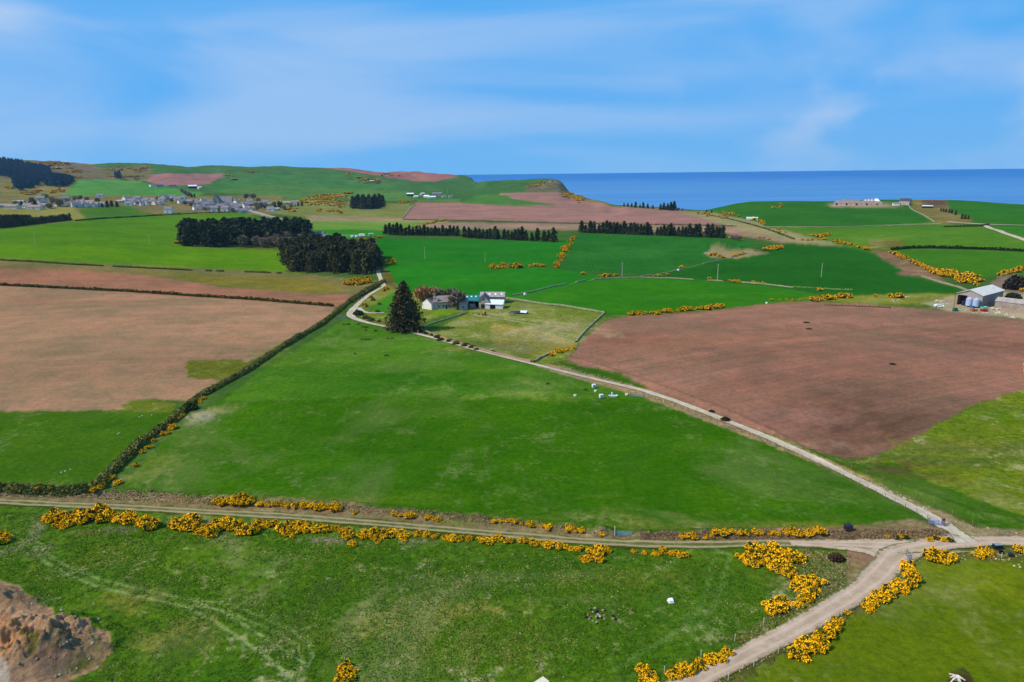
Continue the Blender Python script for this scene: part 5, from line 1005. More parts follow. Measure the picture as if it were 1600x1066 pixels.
# large hall with steep roofs over the village centre
t = root('village_hall'); wl = gable_wall(t, 26, 12, 8, 7, 'stone_grey'); gable_roof(t, 26, 12, 8, 7, 'slate', .4, .3)
for i in range(5): win(wl, -10+i*5, 3, 1.4, 3.2, -6, frame='harl_grey')
m = MB(); m.add([(-15.5,-8,-1.5),(-6.5,-8,-1.5),(-6.5,5,-1.5),(-15.5,5,-1.5),(-15.5,-8,11),(-6.5,-8,11),(-6.5,5,11),(-15.5,5,11),(-11,-8,19),(-11,5,19)], [(0,1,5,8,4),(1,2,6,5),(2,3,7,9,6),(3,0,4,7)]); gw = m.build('gable_wall', 'stone_grey', t); win(gw, -11, 4, 1.8, 5, -8, frame='harl_grey')
m = MB()
for s_ in (-1, 1): m.hexa([(-11+s_*4.8,-8.4,10.5),(-11+s_*4.8,5.4,10.5),(-11,5.4,19),(-11,-8.4,19),(-11+s_*4.8,-8.4,10.8),(-11+s_*4.8,5.4,10.8),(-11,5.4,19.3),(-11,-8.4,19.3)])
m.build('gable_roof', 'slate', t); p = at(351, 322); t.location = p; t.rotation_euler[2] = .15; tag(t, 'large grey stone hall with a tall gable and steep slate roofs over the village centre', 'hall')

def shed(L, D, hw, hr, wm, rm, loc, rz, lab, cat='barn', doors=(), skylights=0, name='barn', wins=()):
    t = root(name, loc, rz); wl = gable_wall(t, L, D, hw, hr, wm); rf = gable_roof(t, L, D, hw, hr, rm, .25, .1)
    for (x, w, h, mt) in doors: door(t, x, -D/2, w, h, mt)
    for (x, z, w, h) in wins: win(wl, x, z, w, h, -D/2)
    for i in range(skylights):
        x = -L/2+L*(i+.5)/skylights; y0, y1 = -D*.32, -D*.16; sl = hr/(D/2); z = lambda y: hw+hr+y*sl+.16
        MB().hexa([(x-.5,y0,z(y0)),(x+.5,y0,z(y0)),(x+.5,y1,z(y1)),(x-.5,y1,z(y1)),(x-.5,y0,z(y0)+.05),(x+.5,y0,z(y0)+.05),(x+.5,y1,z(y1)+.05),(x-.5,y1,z(y1)+.05)]).build('skylight', 'sheet_white', rf)
    return tag(t, lab, cat)
# ---- white farm in the middle
def ang(x): return -math.atan2(*[float(v) for v in at(x, 482)[:2]])     # faces the camera
p = at(697, 481); t = root('farmhouse', p, ang(697)+.05); L, D, hw, hr = 13, 6.5, 3.9, 2.7
wl = gable_wall(t, L, D, hw, hr, 'stone_pink'); rf = gable_roof(t, L, D, hw, hr, 'slate_brown')
for c in (-1, 1): chimney(rf, c*(L/2-.5), hw+hr, .9, 1.4, 'stone_pink')
for x in (-4.2, -1.5, 1.6, 4.4): win(wl, x, .9, 1.1, 1.35, -D/2)
door(t, 0.1, -D/2)
for x in (-4.0, 3.0):
    d = MB(); d.add([(x-.9,-D/2+.1,3.6),(x+.9,-D/2+.1,3.6),(x+.9,-.6,3.6),(x-.9,-.6,3.6),(x-.9,-D/2+.1,5.0),(x+.9,-D/2+.1,5.0),(x+.9,-.6,5.0),(x-.9,-.6,5.0),(x,-D/2+.1,5.8),(x,-.6,5.8)], [(0,1,5,8,4),(1,2,6,5),(3,0,4,7)]); dm = d.build('dormer', 'harl_white', rf)
    r = MB()
    for s_ in (-1, 1): r.hexa([(x+s_*1.05,-D/2,4.95),(x+s_*1.05,-.5,4.95),(x,-.5,5.85),(x,-D/2,5.85),(x+s_*1.05,-D/2,5.05),(x+s_*1.05,-.5,5.05),(x,-.5,5.95),(x,-D/2,5.95)])
    r.build('dormer_roof', 'slate_brown', dm)
    MB().box(x-.5, -D/2+.03, 3.8, x+.5, -D/2+.08, 4.9).build('dormer_window', 'glass_dark', dm)
tag(t, 'stone farmhouse with slate roof, end chimneys and two white dormers', 'farmhouse')
shed(4.6, 6.5, 4.2, 1.6, 'harl_grey', 'slate_brown', at(723.5, 483), ang(723)+.1, 'pale grey lean annex between the stone farmhouse and the teal-roofed shed', 'annex', name='annex', wins=((0, 1, .9, 1.2),))
p = at(672, 482); shed(5, 7, 3.2, 2.4, 'harl_white', 'slate', p, ang(672)+.8, 'white cottage annex with slate roof left of the stone farmhouse', 'cottage', name='cottage', wins=((0, 1, 1.2, 1.2),))
p = at(680.5, 481.5); shed(4.6, 6, 3.8, 2.2, 'harl_white', 'slate_dark', p, ang(680)+1.45, 'narrow white gabled wing with chimney beside the stone farmhouse', 'cottage', name='cottage', wins=((0, 1, .9, 1.1),))
# teal open-fronted shed
p = at(736, 481); t = root('open_shed', p+Vector((0, 3, 0)), ang(736)); m = MB(); m.box(-4.2, 3.6, -1, 4.2, 3.8, 4.6).box(-4.2, -3.6, -1, -4.0, 3.6, 4.2).box(4.0, -3.6, -1, 4.2, 3.6, 4.2); m.build('wall', 'dark_inside', t)
for x in (-4.1, -1.4, 1.4, 4.1): MB().box(x-.12, -3.72, -1, x+.12, -3.5, 3.6).build('post', 'post_wood', t)
m = MB(); m.hexa([(-4.4,-4,3.6),(4.4,-4,3.6),(4.4,4,5.6),(-4.4,4,5.6),(-4.4,-4,3.72),(4.4,-4,3.72),(4.4,4,5.72),(-4.4,4,5.72)]); rf = m.build('roof', 'sheet_teal', t)
for x in (-2.6, -.2, 2.2): MB().hexa([(x,1.2,5.06),(x+.9,1.2,5.06),(x+.9,2.6,5.41),(x,2.6,5.41),(x,1.2,5.12),(x+.9,1.2,5.12),(x+.9,2.6,5.47),(x,2.6,5.47)]).build('skylight', 'sheet_white', rf)
MB().box(-.9, -3.4, 0, 2.2, -3.2, 2.2).build('door', 'harl_grey', t); tag(t, 'open-fronted shed with a bright teal sheet roof', 'shed')
p = at(753, 482.5); shed(11, 5.4, 4.2, 2.7, 'stone_pink', 'slate_dark', p+Vector((1.2, 5.4, 0)), ang(753)+PI/2-.06, 'stone barn with its gable to the front and dark slate roof beside the teal shed', 'barn')
t = root('gable_detail')
bpy.data.objects.remove(t)
bn = [o for o in bpy.data.objects if o.get('label', '').startswith('stone barn with its gable')][0]
door(bn, .6, -5.5, 1.9, 2.4, 'door_green', 'x'); MB().box(-5.6, -.3, 4.6, -5.5, .3, 5.4).build('hayloft_opening', 'dark_inside', bn)
MB().box(5.5, 0, 0, 5.56, .5, .5).build('hatch', 'door_green', bn)
p = at(766, 479); shed(13.5, 7, 3.9, 2.1, 'harl_grey', 'sheet_grey', p+Vector((1.2, 11, 0)), ang(766)-.1, 'long barn with pale grey sheet roof behind the farm steading', 'barn', skylights=4)
p = at(773, 482.5); t = root('lean_to', p+Vector((0, 2.5, 0)), ang(773)-.12); MB().box(-4.6, -3, -1, 4.6, 3, 2.5).build('wall', 'harl_white', t); MB().hexa([(-4.9,-3.3,2.5),(4.9,-3.3,2.3),(4.9,3.2,3.7),(-4.9,3.2,3.9),(-4.9,-3.3,2.64),(4.9,-3.3,2.44),(4.9,3.2,3.84),(-4.9,3.2,4.04)]).build('roof', 'sheet_white', t)
MB().box(-2.2, -3.05, 0, .6, -3.0, 2.1).build('opening', 'dark_inside', t); MB().box(-4.2, -3.05, 0, -2.7, -3.0, 2.2).build('door', 'frame_white', t); tag(t, 'low white lean-to with a bright white roof at the right end of the farm', 'shed')
# ---- clifftop steading and house
p = at(1343, 321); a = ang(1343)+.03
t = root('steading', p+Vector((0, 6, .2)), a)
for (nm, x0, x1, y0, y1, hw, hr, wm, rm) in (('front_range', -34, 34, -6, 0, 3.4, 3.0, 'stone_pink', 'slate_brown'), ('rear_range', -30, 4, 6, 14, 4.4, 4.2, 'stone_pink', 'slate'), ('right_range', 6, 30, 4, 14, 5.2, 4.0, 'stone_pink', 'slate_brown')):
    cx, cy, L, D = (x0+x1)/2, (y0+y1)/2, x1-x0, y1-y0; m = MB()
    m.add([(x0,y0,-2),(x1,y0,-2),(x1,y1,-2),(x0,y1,-2),(x0,y0,hw),(x1,y0,hw),(x1,y1,hw),(x0,y1,hw)], [(0,1,5,4),(1,2,6,5),(2,3,7,6),(3,0,4,7)]); wl = m.build(nm, wm, t)
    r = MB(); i = D*.5; r.add([(x0-.3,y0-.3,hw),(x1+.3,y0-.3,hw),(x1+.3,y1+.3,hw),(x0-.3,y1+.3,hw),(x0+i,cy,hw+hr),(x1-i,cy,hw+hr)], [(0,1,5,4),(1,2,5),(2,3,4,5),(3,0,4)]); rf = r.build('roof', rm, wl)
    for k in range(int(L/7)): win(wl, x0+4+k*7, .8, 1.4, 1.5, y0) if k % 2 else MB().box(x0+3+k*7, y0-.04, 0, x0+6+k*7, y0-.01, 2.6).build('door', 'dark_inside', wl)
    if nm == 'right_range':
        for k in range(4): MB().hexa([(x0+3+k*4.5,y0+1.4,hw+1.32),(x0+5+k*4.5,y0+1.4,hw+1.32),(x0+5+k*4.5,y0+3,hw+2.6),(x0+3+k*4.5,y0+3,hw+2.6),(x0+3+k*4.5,y0+1.4,hw+1.5),(x0+5+k*4.5,y0+1.4,hw+1.5),(x0+5+k*4.5,y0+3,hw+2.78),(x0+3+k*4.5,y0+3,hw+2.78)]).build('skylight', 'sheet_white', rf)
        MB().hexa([(x1-6,y0-.1,hw+.4),(x1+.6,y0-.1,hw+.3),(x1-3,cy,hw+hr+.2),(x1-7,cy,hw+hr+.2),(x1-6,y0-.1,hw+.6),(x1+.6,y0-.1,hw+.5),(x1-3,cy,hw+hr+.4),(x1-7,cy,hw+hr+.4)]).build('white_roof_panel', 'sheet_white', rf)
tag(t, 'long pinkish stone steading with slate roofs on the clifftop against the sea', 'farm building')
p = at(1414, 320); t2 = house(14, 9, 5.6, 3.6, 'stone_pink', 'slate_dark', 2, (-1, 1), 4); t2.location = p; t2.rotation_euler[2] = ang(1414)-.3; tag(t2, 'two-storey stone house with dark roof right of the clifftop steading', 'house')
p = at(1400, 321); shed(9, 5, 2.6, 1.6, 'harl_white', 'slate', p, ang(1400)+.3, 'low white outbuilding at the left of the clifftop house', 'outbuilding', name='outbuilding')
p = at(1449, 325); shed(13, 4, 2.6, .8, 'dark_inside', 'sheet_white', p, ang(1449), 'low dark shed with white roof below the clifftop house', 'shed', name='shed')
p = at(1175, 343); shed(14, 4.5, 2.2, .7, 'harl_white', 'sheet_white', p, ang(1175), 'low white-roofed shed in the hollow above the straw slope', 'shed', name='shed')
# ---- far farms
for (x, y, L, D, hw, hr, wm, rm, a, lab) in [(641,306,16,9,4,2.4,'dark_inside','sheet_white',0,'white-roofed barn at the left of the farm below the far hill'),(650,309,10,6,3,1.5,'harl_white','sheet_white',.1,'small white shed in front of the farm below the far hill'),(660,305,12,8,3.4,2.4,'stone_grey','sheet_pale',.9,'pale-roofed barn in the middle of the farm below the far hill'),(667,309,14,8,3.4,2.2,'stone_grey','sheet_white',-.7,'barn with a slanting white roof in the farm below the far hill'),(675,310,16,7,3,2,'harl_white','sheet_white',.05,'low white barn at the front of the farm below the far hill'),(683,306,22,9,5,3,'stone_grey','slate',0,'grey-roofed steading right of the farm below the far hill'),(694,309,10,6,3,2,'harl_cream','slate',.2,'small cream cottage at the right of the farm below the far hill'),(704,309,9,6,3,2,'harl_cream','slate',.1,'end cottage at the right of the far farm'),
        (581,285,14,8,4,2,'dark_inside','sheet_pale',0,'dark shed with pale roof under the gorse on the far hill'),(590,286,22,8,4,2,'dark_inside','slate_dark',0,'long dark shed under the gorse on the far hill'),
        (237,292,10,7,4,2.5,'harl_white','slate',.6,'small pale cottage at the left of the hillside farm'),(250,293,18,8,4,3,'stone_grey','slate_dark',.1,'dark steading of the hillside farm'),(258,290,8,6,4,2,'harl_white','slate',.1,'white cottage behind the dark hillside steading'),(270,292,16,7,3,2,'stone_grey','slate_dark',-.1,'low dark barn right of the hillside farm'),(301,294,20,10,4.5,3,'dark_inside','sheet_white',.1,'barn with a bright white roof on the slope above the village'),(312,295,9,8,3.5,2.5,'harl_cream','sheet_pale',.6,'pale shed beside the white-roofed barn above the village'),
        (488,372,11,8,3.4,3,'harl_white','slate_brown',.9,'white cottage with brown roof between the two woods'),(497,372,13,9,3.4,3.4,'harl_cream','slate_brown',-.5,'brown-roofed house rising above the dark wood'),(506,373,8,6,2.6,1.6,'harl_white','slate',.1,'small pale shed right of the brown-roofed house')]:
    p = at(x, y); shed(L, D, hw, hr, wm, rm, p, ang(x)+a, lab, 'farm building' if 'cottage' not in lab and 'house' not in lab else 'cottage', name='cottage' if 'cottage' in lab or 'house' in lab else 'barn')
# ---- big barn yard on the right
A, B, Cc = at(1494, 476), at(1533, 481), at(1573, 470)
ax = (B-A); ax.z = 0; Wd = ax.length; ay = (Cc-B); ay.z = 0; Ln = 21.0; rz = math.atan2(ax.y, ax.x)
zg = min(A.z, B.z, Cc.z); t = root('big_barn', (A+B)/2, rz); t.location.z = zg; Ln = min(26, max(16, ay.length)); print('barn', Wd, ay.length, math.degrees(math.atan2(ay.y, ay.x)-rz))
W2 = Wd/2; hw, hr = 6.2, 2.2
m = MB(); m.add([(W2,0,-1),(W2,Ln,-1),(-W2,Ln,-1),(-W2,0,-1),(W2,0,hw),(W2,Ln,hw),(-W2,Ln,hw),(-W2,0,hw),(0,Ln,hw+hr)], [(0,1,5,4),(1,2,6,8,5),(2,3,7,6)]); m.build('wall', 'boarding', t)
m = MB(); m.add([(-W2+Wd*.40,0,-1),(W2,0,-1),(W2,0,hw),(0,0,hw+hr),(-W2,0,hw),(-W2,0,hw-.9),(-W2+Wd*.40,0,hw-.9)], [(0,1,2,3,4,5,6)]); m.build('gable_wall', 'harl_grey', t)
MB().box(-W2+.2, 5, -1, -W2+Wd*.42, 5.2, hw-.2).box(-W2+Wd*.42, .1, -1, -W2+Wd*.42+.15, 5, hw-.2).build('partition', 'rust', t); MB().box(-W2, -.05, -.9, -W2+.3, .3, hw-.9).build('post', 'post_wood', t)
r = MB(); sl = hr/W2
for s_ in (-1, 1): r.hexa([(s_*(W2+.4),-.6,hw-.4*sl),(s_*(W2+.4),Ln+.4,hw-.4*sl),(0,Ln+.4,hw+hr),(0,-.6,hw+hr),(s_*(W2+.4),-.6,hw-.4*sl+.14),(s_*(W2+.4),Ln+.4,hw-.4*sl+.14),(0,Ln+.4,hw+hr+.14),(0,-.6,hw+hr+.14)])
rf = r.build('roof', 'sheet_pale', t)
tag(t, 'big grey barn with pale pitched roof and dark open bay in the right farmyard', 'barn')
Mb = Matrix.Translation(t.location) @ Matrix.Rotation(rz, 4, 'Z')
def bl(x, y, z=0):
    q = Mb @ Vector((x, y, 0)); return Vector((q.x, q.y, zat(q.x, q.y)+z))
for i, x in enumerate((Wd*.06, Wd*.33)):
    q = bl(x, -1.7); tk = root('tank', q, rz); MB().cyl(0, 0, .7, 4.2, 1.5, 1.5, 20).cyl(0, 0, 4.2, 4.7, 1.5, .5, 20).build('tank_body', 'tank_grey', tk, smooth=False); MB().cyl(0, 0, 4.7, 4.85, .4, .4, 12).build('lid', 'sheet_white', tk)
    f = MB()
    for a in range(4): f.cyl(.95*math.cos(a*PI/2+.7), .95*math.sin(a*PI/2+.7), -.6, .55, .09, .09, 6)
    f.build('legs', 'galv', tk); tag(tk, ('left' if i == 0 else 'right')+' one of the two upright blue-grey tanks against the big barn', 'tank')
def simple_thing(name, px, py, fn, lab, cat, rz=0, lift=0, group=None):
    t = root(name, at(px, py)+Vector((0, 0, lift)), rz); fn(t); return tag(t, lab, cat, group)
def trailer(t, L=5.5, W=2.2, Hh=2.2, mt='white_paint', win_=True, hitch=True):
    MB().box(-L/2, -W/2, .75, L/2, W/2, .75+Hh).build('body', mt, t, bevel=.12)
    for x in (-.55, .55):
        for s in (-1, 1): 
            wv = MB().cyl(x, .38, s*W/2-.12, s*W/2+.12, .38, .38, 14, axis='y').build('wheel', 'tyre', t)
    if win_: MB().box(-L*.3, -W/2-.02, 1.6, L*.3, -W/2+.01, 2.3).build('window', 'glass_dark', t)
    if hitch: MB().box(L/2, -.06, .6, L/2+1.3, .06, .7).cyl(L/2+1.1, 0, .0, .6, .04, .04, 6).build('hitch', 'galv', t)
q = bl(W2+5.0, 13); tt = root('trailer', q, rz+1.3); trailer(tt, 7.5, 2.4, 2.4, 'white_paint', False); tag(tt, 'white box trailer parked alongside the big barn', 'trailer')
def van(t):
    MB().add([(-2.5,-.95,.35),(2.5,-.95,.35),(2.5,.95,.35),(-2.5,.95,.35),(-2.5,-.9,2.1),(1.2,-.9,2.1),(1.2,.9,2.1),(-2.5,.9,2.1),(2.5,-.95,1.15),(2.5,.95,1.15),(1.7,-.92,1.3),(1.7,.92,1.3)], [(0,3,2,1),(4,5,6,7),(3,0,4,7),(0,1,8,10,5,4),(2,3,7,6,11,9),(5,10,11,6),(10,8,9,11),(1,2,9,8)]).build('body', 'white_paint', t, bevel=.05)
    MB().hexa([(1.25,-.8,2.02),(1.72,-.8,1.32),(1.72,.8,1.32),(1.25,.8,2.02),(1.3,-.8,2.06),(1.77,-.8,1.36),(1.77,.8,1.36),(1.3,.8,2.06)]).build('windscreen', 'glass_dark', t)
    for s in (-1, 1):
        MB().box(.2, s*.93-.02, 1.25, 1.15, s*.93+.02, 1.85).build('window', 'glass_dark', t)
        MB().box(2.46, s*.7-.15, .75, 2.53, s*.7+.15, .95).build('headlight', 'sheet_white', t)
        for x in (-1.6, 1.6):
            wl_ = MB().cyl(x, .34, s*.84-.1, s*.84+.12, .34, .34, 14, axis='y').build('wheel', 'tyre', t); MB().cyl(x, .34, s*.97-.02, s*.97+.02, .18, .18, 10, axis='y').build('rim', 'galv', wl_)
def car(t, mt='white_paint'):
    prof = [(-2.1,.35),(2.1,.35),(2.1,.85),(1.2,.98),(.6,1.42),(-1.2,1.45),(-1.9,1.0),(-2.1,.9)]
    m = MB(); n = len(prof); m.add([(x,-.85,z) for x, z in prof]+[(x,.85,z) for x, z in prof], [tuple(range(n)), tuple(range(2*n-1, n-1, -1))]+[(i,(i+1)%n,n+(i+1)%n,n+i) for i in range(n)]); m.build('body', mt, t, bevel=.04)
    for s in (-1, 1):
        MB().hexa([(-1.2,s*.86-.01,1.0),(.95,s*.86-.01,1.02),(.95,s*.86+.01,1.02),(-1.2,s*.86+.01,1.0),(-1.1,s*.86-.01,1.38),(.55,s*.86-.01,1.36),(.55,s*.86+.01,1.36),(-1.1,s*.86+.01,1.38)]).build('window', 'glass_dark', t)
        for x in (-1.3, 1.3): MB().cyl(x, .32, s*.76-.1, s*.76+.12, .32, .32, 14, axis='y').build('wheel', 'tyre', t)
simple_thing('caravan', 566, 370, lambda t: trailer(t, 6.5), 'long white caravan parked behind the dark wood', 'caravan', -.3)
simple_thing('caravan', 580, 369, lambda t: trailer(t, 5.0), 'right-hand white caravan in the row behind the dark wood', 'caravan', .2)
simple_thing('van', 559, 371, van, 'small white van left of the long caravan', 'van', .9)
simple_thing('van', 551, 371, van, 'bluish white van at the left end of the row behind the dark wood', 'van', 1.4)
simple_thing('car', 1467, 480, car, 'silver-white car parked at the left side of the farmyard', 'car', ang(1467)+.2)
def boxy(mt, x, y, z, bev=.05, lid=None):
    def fn(t):
        b = MB().box(-x/2, -y/2, 0, x/2, y/2, z).build('body', mt, t, bevel=bev)
        if lid: MB().box(-x/2-.06, -y/2-.06, z, x/2+.06, y/2+.06, z+.1).build('lid', lid, t)
    return fn
def skip(mt):
    def fn(t): m = MB(); m.add([(-1.1,-.8,0),(1.1,-.8,0),(1.1,.8,0),(-1.1,.8,0),(-1.7,-.9,1.2),(1.7,-.9,1.2),(1.7,.9,1.2),(-1.7,.9,1.2),(-1.55,-.78,1.2),(1.55,-.78,1.2),(1.55,.78,1.2),(-1.55,.78,1.2),(-1.1,-.7,.4),(1.1,-.7,.4),(1.1,.7,.4),(-1.1,.7,.4)], [(0,3,2,1),(0,1,5,4),(1,2,6,5),(2,3,7,6),(3,0,4,7),(4,5,9,8),(5,6,10,9),(6,7,11,10),(7,4,8,11),(8,9,13,12),(9,10,14,13),(10,11,15,14),(11,8,12,15),(12,13,14,15)]); m.build('body', mt, t)
    return fn
simple_thing('skip', 1520, 481, skip('blue_paint'), 'bright blue skip in front of the blue tanks', 'skip', .5)
simple_thing('container', 1507, 477, boxy('navy', 3.0, 2.0, 2.3), 'dark navy box beside the open bay of the big barn', 'container', .6)
simple_thing('bin', 1492, 486, lambda t: (MB().cyl(0, 0, 0, 1.5, 1.3, 1.05, 16).build('body', 'green_paint', t), MB().cyl(0, 0, 1.5, 1.62, 1.1, .6, 16).build('lid', 'green_paint', t)), 'round dark green bin at the foot of the tall brown pole', 'bin')
simple_thing('pole', 1489.5, 487, lambda t: (MB().cyl(0, 0, -.5, 10.0, .14, .1, 8).build('shaft', 'rust', t), MB().box(-.6, -.06, 9.2, .6, .06, 9.35).build('crossbar', 'rust', t)), 'tall thin brown pole beside the green bin in the farmyard', 'pole')
simple_thing('trough', 1521, 486.5, skip('orange_paint'), 'orange-red trough lying on the yard edge below the blue skip', 'trough', .2)
simple_thing('trough', 1537, 487, skip('red_paint'), 'red trough lying on the yard edge right of the orange one', 'trough', .1)
simple_thing('trough', 1537, 483, skip('mint'), 'pale mint-green trough on the yard', 'trough', .4)
def rubble(n, rad, sz, mt):
    def fn(t):
        r = random.Random(n)
        for i in range(n):
            a = r.random()*6.28; d = rad*r.random()**.6; s = sz*r.uniform(.5, 1.3); m = MB(); V = []
            for z, k in ((-.1, .9), (.45, 1.0), (.85, .5)):
                for j in range(6): V.append((s*k*math.cos(j*PI/3+i)*r.uniform(.75, 1.2), s*k*math.sin(j*PI/3+i)*r.uniform(.75, 1.2), s*z))
            F = [(j, (j+1) % 6, 6+(j+1) % 6, 6+j) for j in range(6)]+[(6+j, 6+(j+1) % 6, 12+(j+1) % 6, 12+j) for j in range(6)]+[tuple(range(12, 18))]
            m.add(V, F); o = m.build('stone', mt, t); o.location = (d*math.cos(a), d*math.sin(a)*.7, 0)
    return fn
for (x, y, n, rd, s, lab) in [(1503,485,6,3,.45,'scattered grey stones in front of the open barn bay'),(1528,489,6,3,.4,'low pale rubble below the orange trough'),(1477,476,5,2,.5,'scattered pale stones right of the parked car'),(1545,490,8,4,.45,'pale rubble along the yard edge below the red trough'),(1575,492,9,4,.5,'pale rubble below the long shed near the right edge'),(1400,470,5,3,.5,'small white stones left of the farmyard in the rough grass'),(1466,471,7,3,.8,'heap of pale rubble above the parked car in the farmyard'),(1563,489,9,4,.7,'heap of pale stones below the white trailer'),(1553,483,7,3,.9,'pile of pallets and stones between the barn and the long shed'),(1585,496,9,4,.6,'pale stones along the lower edge of the yard at the right'),(1412,464,7,3,.6,'white stones in the rough grass beyond the ploughed field'),(1104,396,5,2,.6,'white stones left of the sandy heap')]:
    simple_thing('rubble_heap', x, y, rubble(n, rd, s, 'rock_pale'), lab, 'rubble heap')
A2 = at(1574, 486); shed(20, 8, 3.4, 1.5, 'boarding', 'sheet_grey', A2+Vector((9, 3.5, 0)), rz+.05, 'long low grey shed at the right edge of the farmyard', 'shed', name='shed')
A3 = at(1606, 579); shed(9, 4.5, 2.4, 1.0, 'harl_cream', 'sheet_white', A3+Vector((2.2, 1, 0)), .9, 'small pale shed at the right edge of the ploughed field', 'shed', name='shed')

# ------------------------------------------------------------------ posts, poles, gates, fences
def pole_proto():
    t = root('utility_pole'); MB().cyl(0, 0, -.6, 8.8, .16, .11, 8).build('shaft', 'post_pale', t); c = MB().box(-.8, -.06, 8.1, .8, .06, 8.24).build('crossarm', 'post_wood', t)
    for x in (-.7, 0, .7): MB().cyl(x, 0, 8.24, 8.45, .06, .04, 8).build('insulator', 'sheet_white', c)
    return t
pp = pole_proto()
for (x, y, s, lab) in [(234,382,1,'utility pole standing in the bright green field on the left'),(55,381,1,'utility pole at the far left of the bright green field'),(664,405,1.15,'utility pole in the left green field below the windbreak'),(758,410,.9,'utility pole left of the gorse clump below the windbreak'),(972,433,1.15,'utility pole at the wall corner between the green fields'),(1121,437,1.2,'utility pole on the slope of the middle right green field'),(1283,433,1.05,'utility pole in the right green field beyond the ploughed field'),(699,302,1.3,'tall mast behind the far farm'),(542,273,1.6,'small mast on the far hilltop')]:
    place(pp, at(x, y), ang(x)+.5, s, lab, 'utility pole')
def fence(pts, lab, step=4.0, h=1.15, mt='post_wood', group=None, wires=3, pw=.13):
    L = line_w(pts, 12); D = resample(L[:, :2], step); Z = H(D[:, 0], D[:, 1]); org = Vector((D[0, 0], D[0, 1], Z[0])); t = root('wire_fence', org); pm = None; r = random.Random(len(D))
    for i in range(min(len(D), 100)):
        if pm is None: o = MB().cyl(0, 0, -.3, h, pw/2*1.1, pw/2, 6).build('post', mt, t); pm = o
        else: o = pm.copy(); COL.objects.link(o)
        o.location = (D[i, 0]-org.x, D[i, 1]-org.y, Z[i]-org.z); o.rotation_euler = (r.uniform(-.06, .06), r.uniform(-.06, .06), 0)
    m = MB()
    for k in range(wires):
        zz_ = h*(.3+.65*k/max(1, wires-1))
        for i in range(min(len(D), 100)-1): m.bar((D[i, 0]-org.x, D[i, 1]-org.y, Z[i]-org.z+zz_), (D[i+1, 0]-org.x, D[i+1, 1]-org.y, Z[i+1]-org.z+zz_), .012)
    m.build('wire', 'rust', t); return tag(t, lab, 'fence', group)
fence([(1466,821),(1436,805),(1400,788),(1300,738),(1200,692),(1100,652),(1050,634),(1004,618)], 'post and wire fence along the left side of the farm road', 2.6, 1.2)
fence([(1560,836),(1515,820),(1470,796),(1430,776),(1380,752),(1330,732)], 'post and wire fence on the upper bank right of the farm road', 4.5, 1.2)
fence([(1095,1086),(1140,1062),(1180,1040),(1225,1016),(1262,995),(1300,970),(1345,945)], 'wire fence with pale posts along the field side of the gravel road', 5, 1.2, 'post_pale')
fence([(980,1082),(998,1068),(1060,1044),(1140,1004),(1168,995),(1200,970),(1236,952)], 'wire fence with pale posts on the paddock side of the gravel road', 6, 1.2, 'post_pale')
fence([(180,764),(260,771),(340,774),(430,781),(520,787),(640,798),(760,810),(850,820),(940,829)], 'wire fence along the top of the dead-grass bank, left of the teal gate', 6, 1.1)
fence([(1000,833),(1100,832),(1200,829),(1300,829),(1400,829),(1452,826)], 'wire fence along the top of the bank, right of the teal gate', 6, 1.1)
fence([(1440,869),(1500,868),(1560,872),(1610,876)], 'short wire fence along the field edge below the junction', 4, 1.1, 'post_pale')
def gate(px, py, w, rz, mt, lab, sheet=False, hh=1.15):
    t = root('field_gate', at(px, py), rz); m = MB()
    for z in (.18, .38, .58, .82, hh): m.bar((-w/2, 0, z), (w/2, 0, z), .07)
    for x in (-w/2, 0, w/2): m.bar((x, 0, .15), (x, 0, hh), .07)
    m.bar((-w/2, 0, .18), (0, 0, hh), .05).build('rails', mt, t)
    if sheet: MB().box(-w/2, .05, .2, -w*.12, .08, .95).build('sheet', mt, t)
    for x in (-w/2-.18, w/2+.18): MB().box(x-.09, -.09, -.3, x+.09, .09, hh+.3).build('post', 'post_wood', t)
    return tag(t, lab, 'gate')
gate(975,838.5,3.0,-.05,'teal_gate','pale teal field gate in the bank above the front track',True)
gate(1418,877,3.2,1.15,'galv','grey metal gate at the top of the curved gorse row')
gate(1463,821,2.4,-.5,'blue_tank','pale blue gate at the corner of the road fork',True)
gate(996,621,4.0,-.2,'galv','grey metal gate onto the farm road by the white containers')
gate(534,498,4.5,.1,'galv','pale metal gate at the top corner of the big pasture')
simple_thing('gate_post', 960.5, 837, lambda t: (MB().cyl(0, 0, -.3, 1.9, .1, .09, 8).build('shaft', 'post_pale', t), MB().cyl(0, 0, 1.9, 1.96, .12, .1, 8).build('cap', 'post_pale', t)), 'tall pale post left of the teal gate', 'post')
simple_thing('gate_post', 1473, 821, lambda t: (MB().box(-.22, -.22, -.3, .22, .22, 1.6).build('shaft', 'rust', t), MB().box(-.25, -.25, 1.6, .25, .25, 1.66).build('cap', 'post_wood', t)), 'stout brown post beside the pale blue gate at the road fork', 'post')
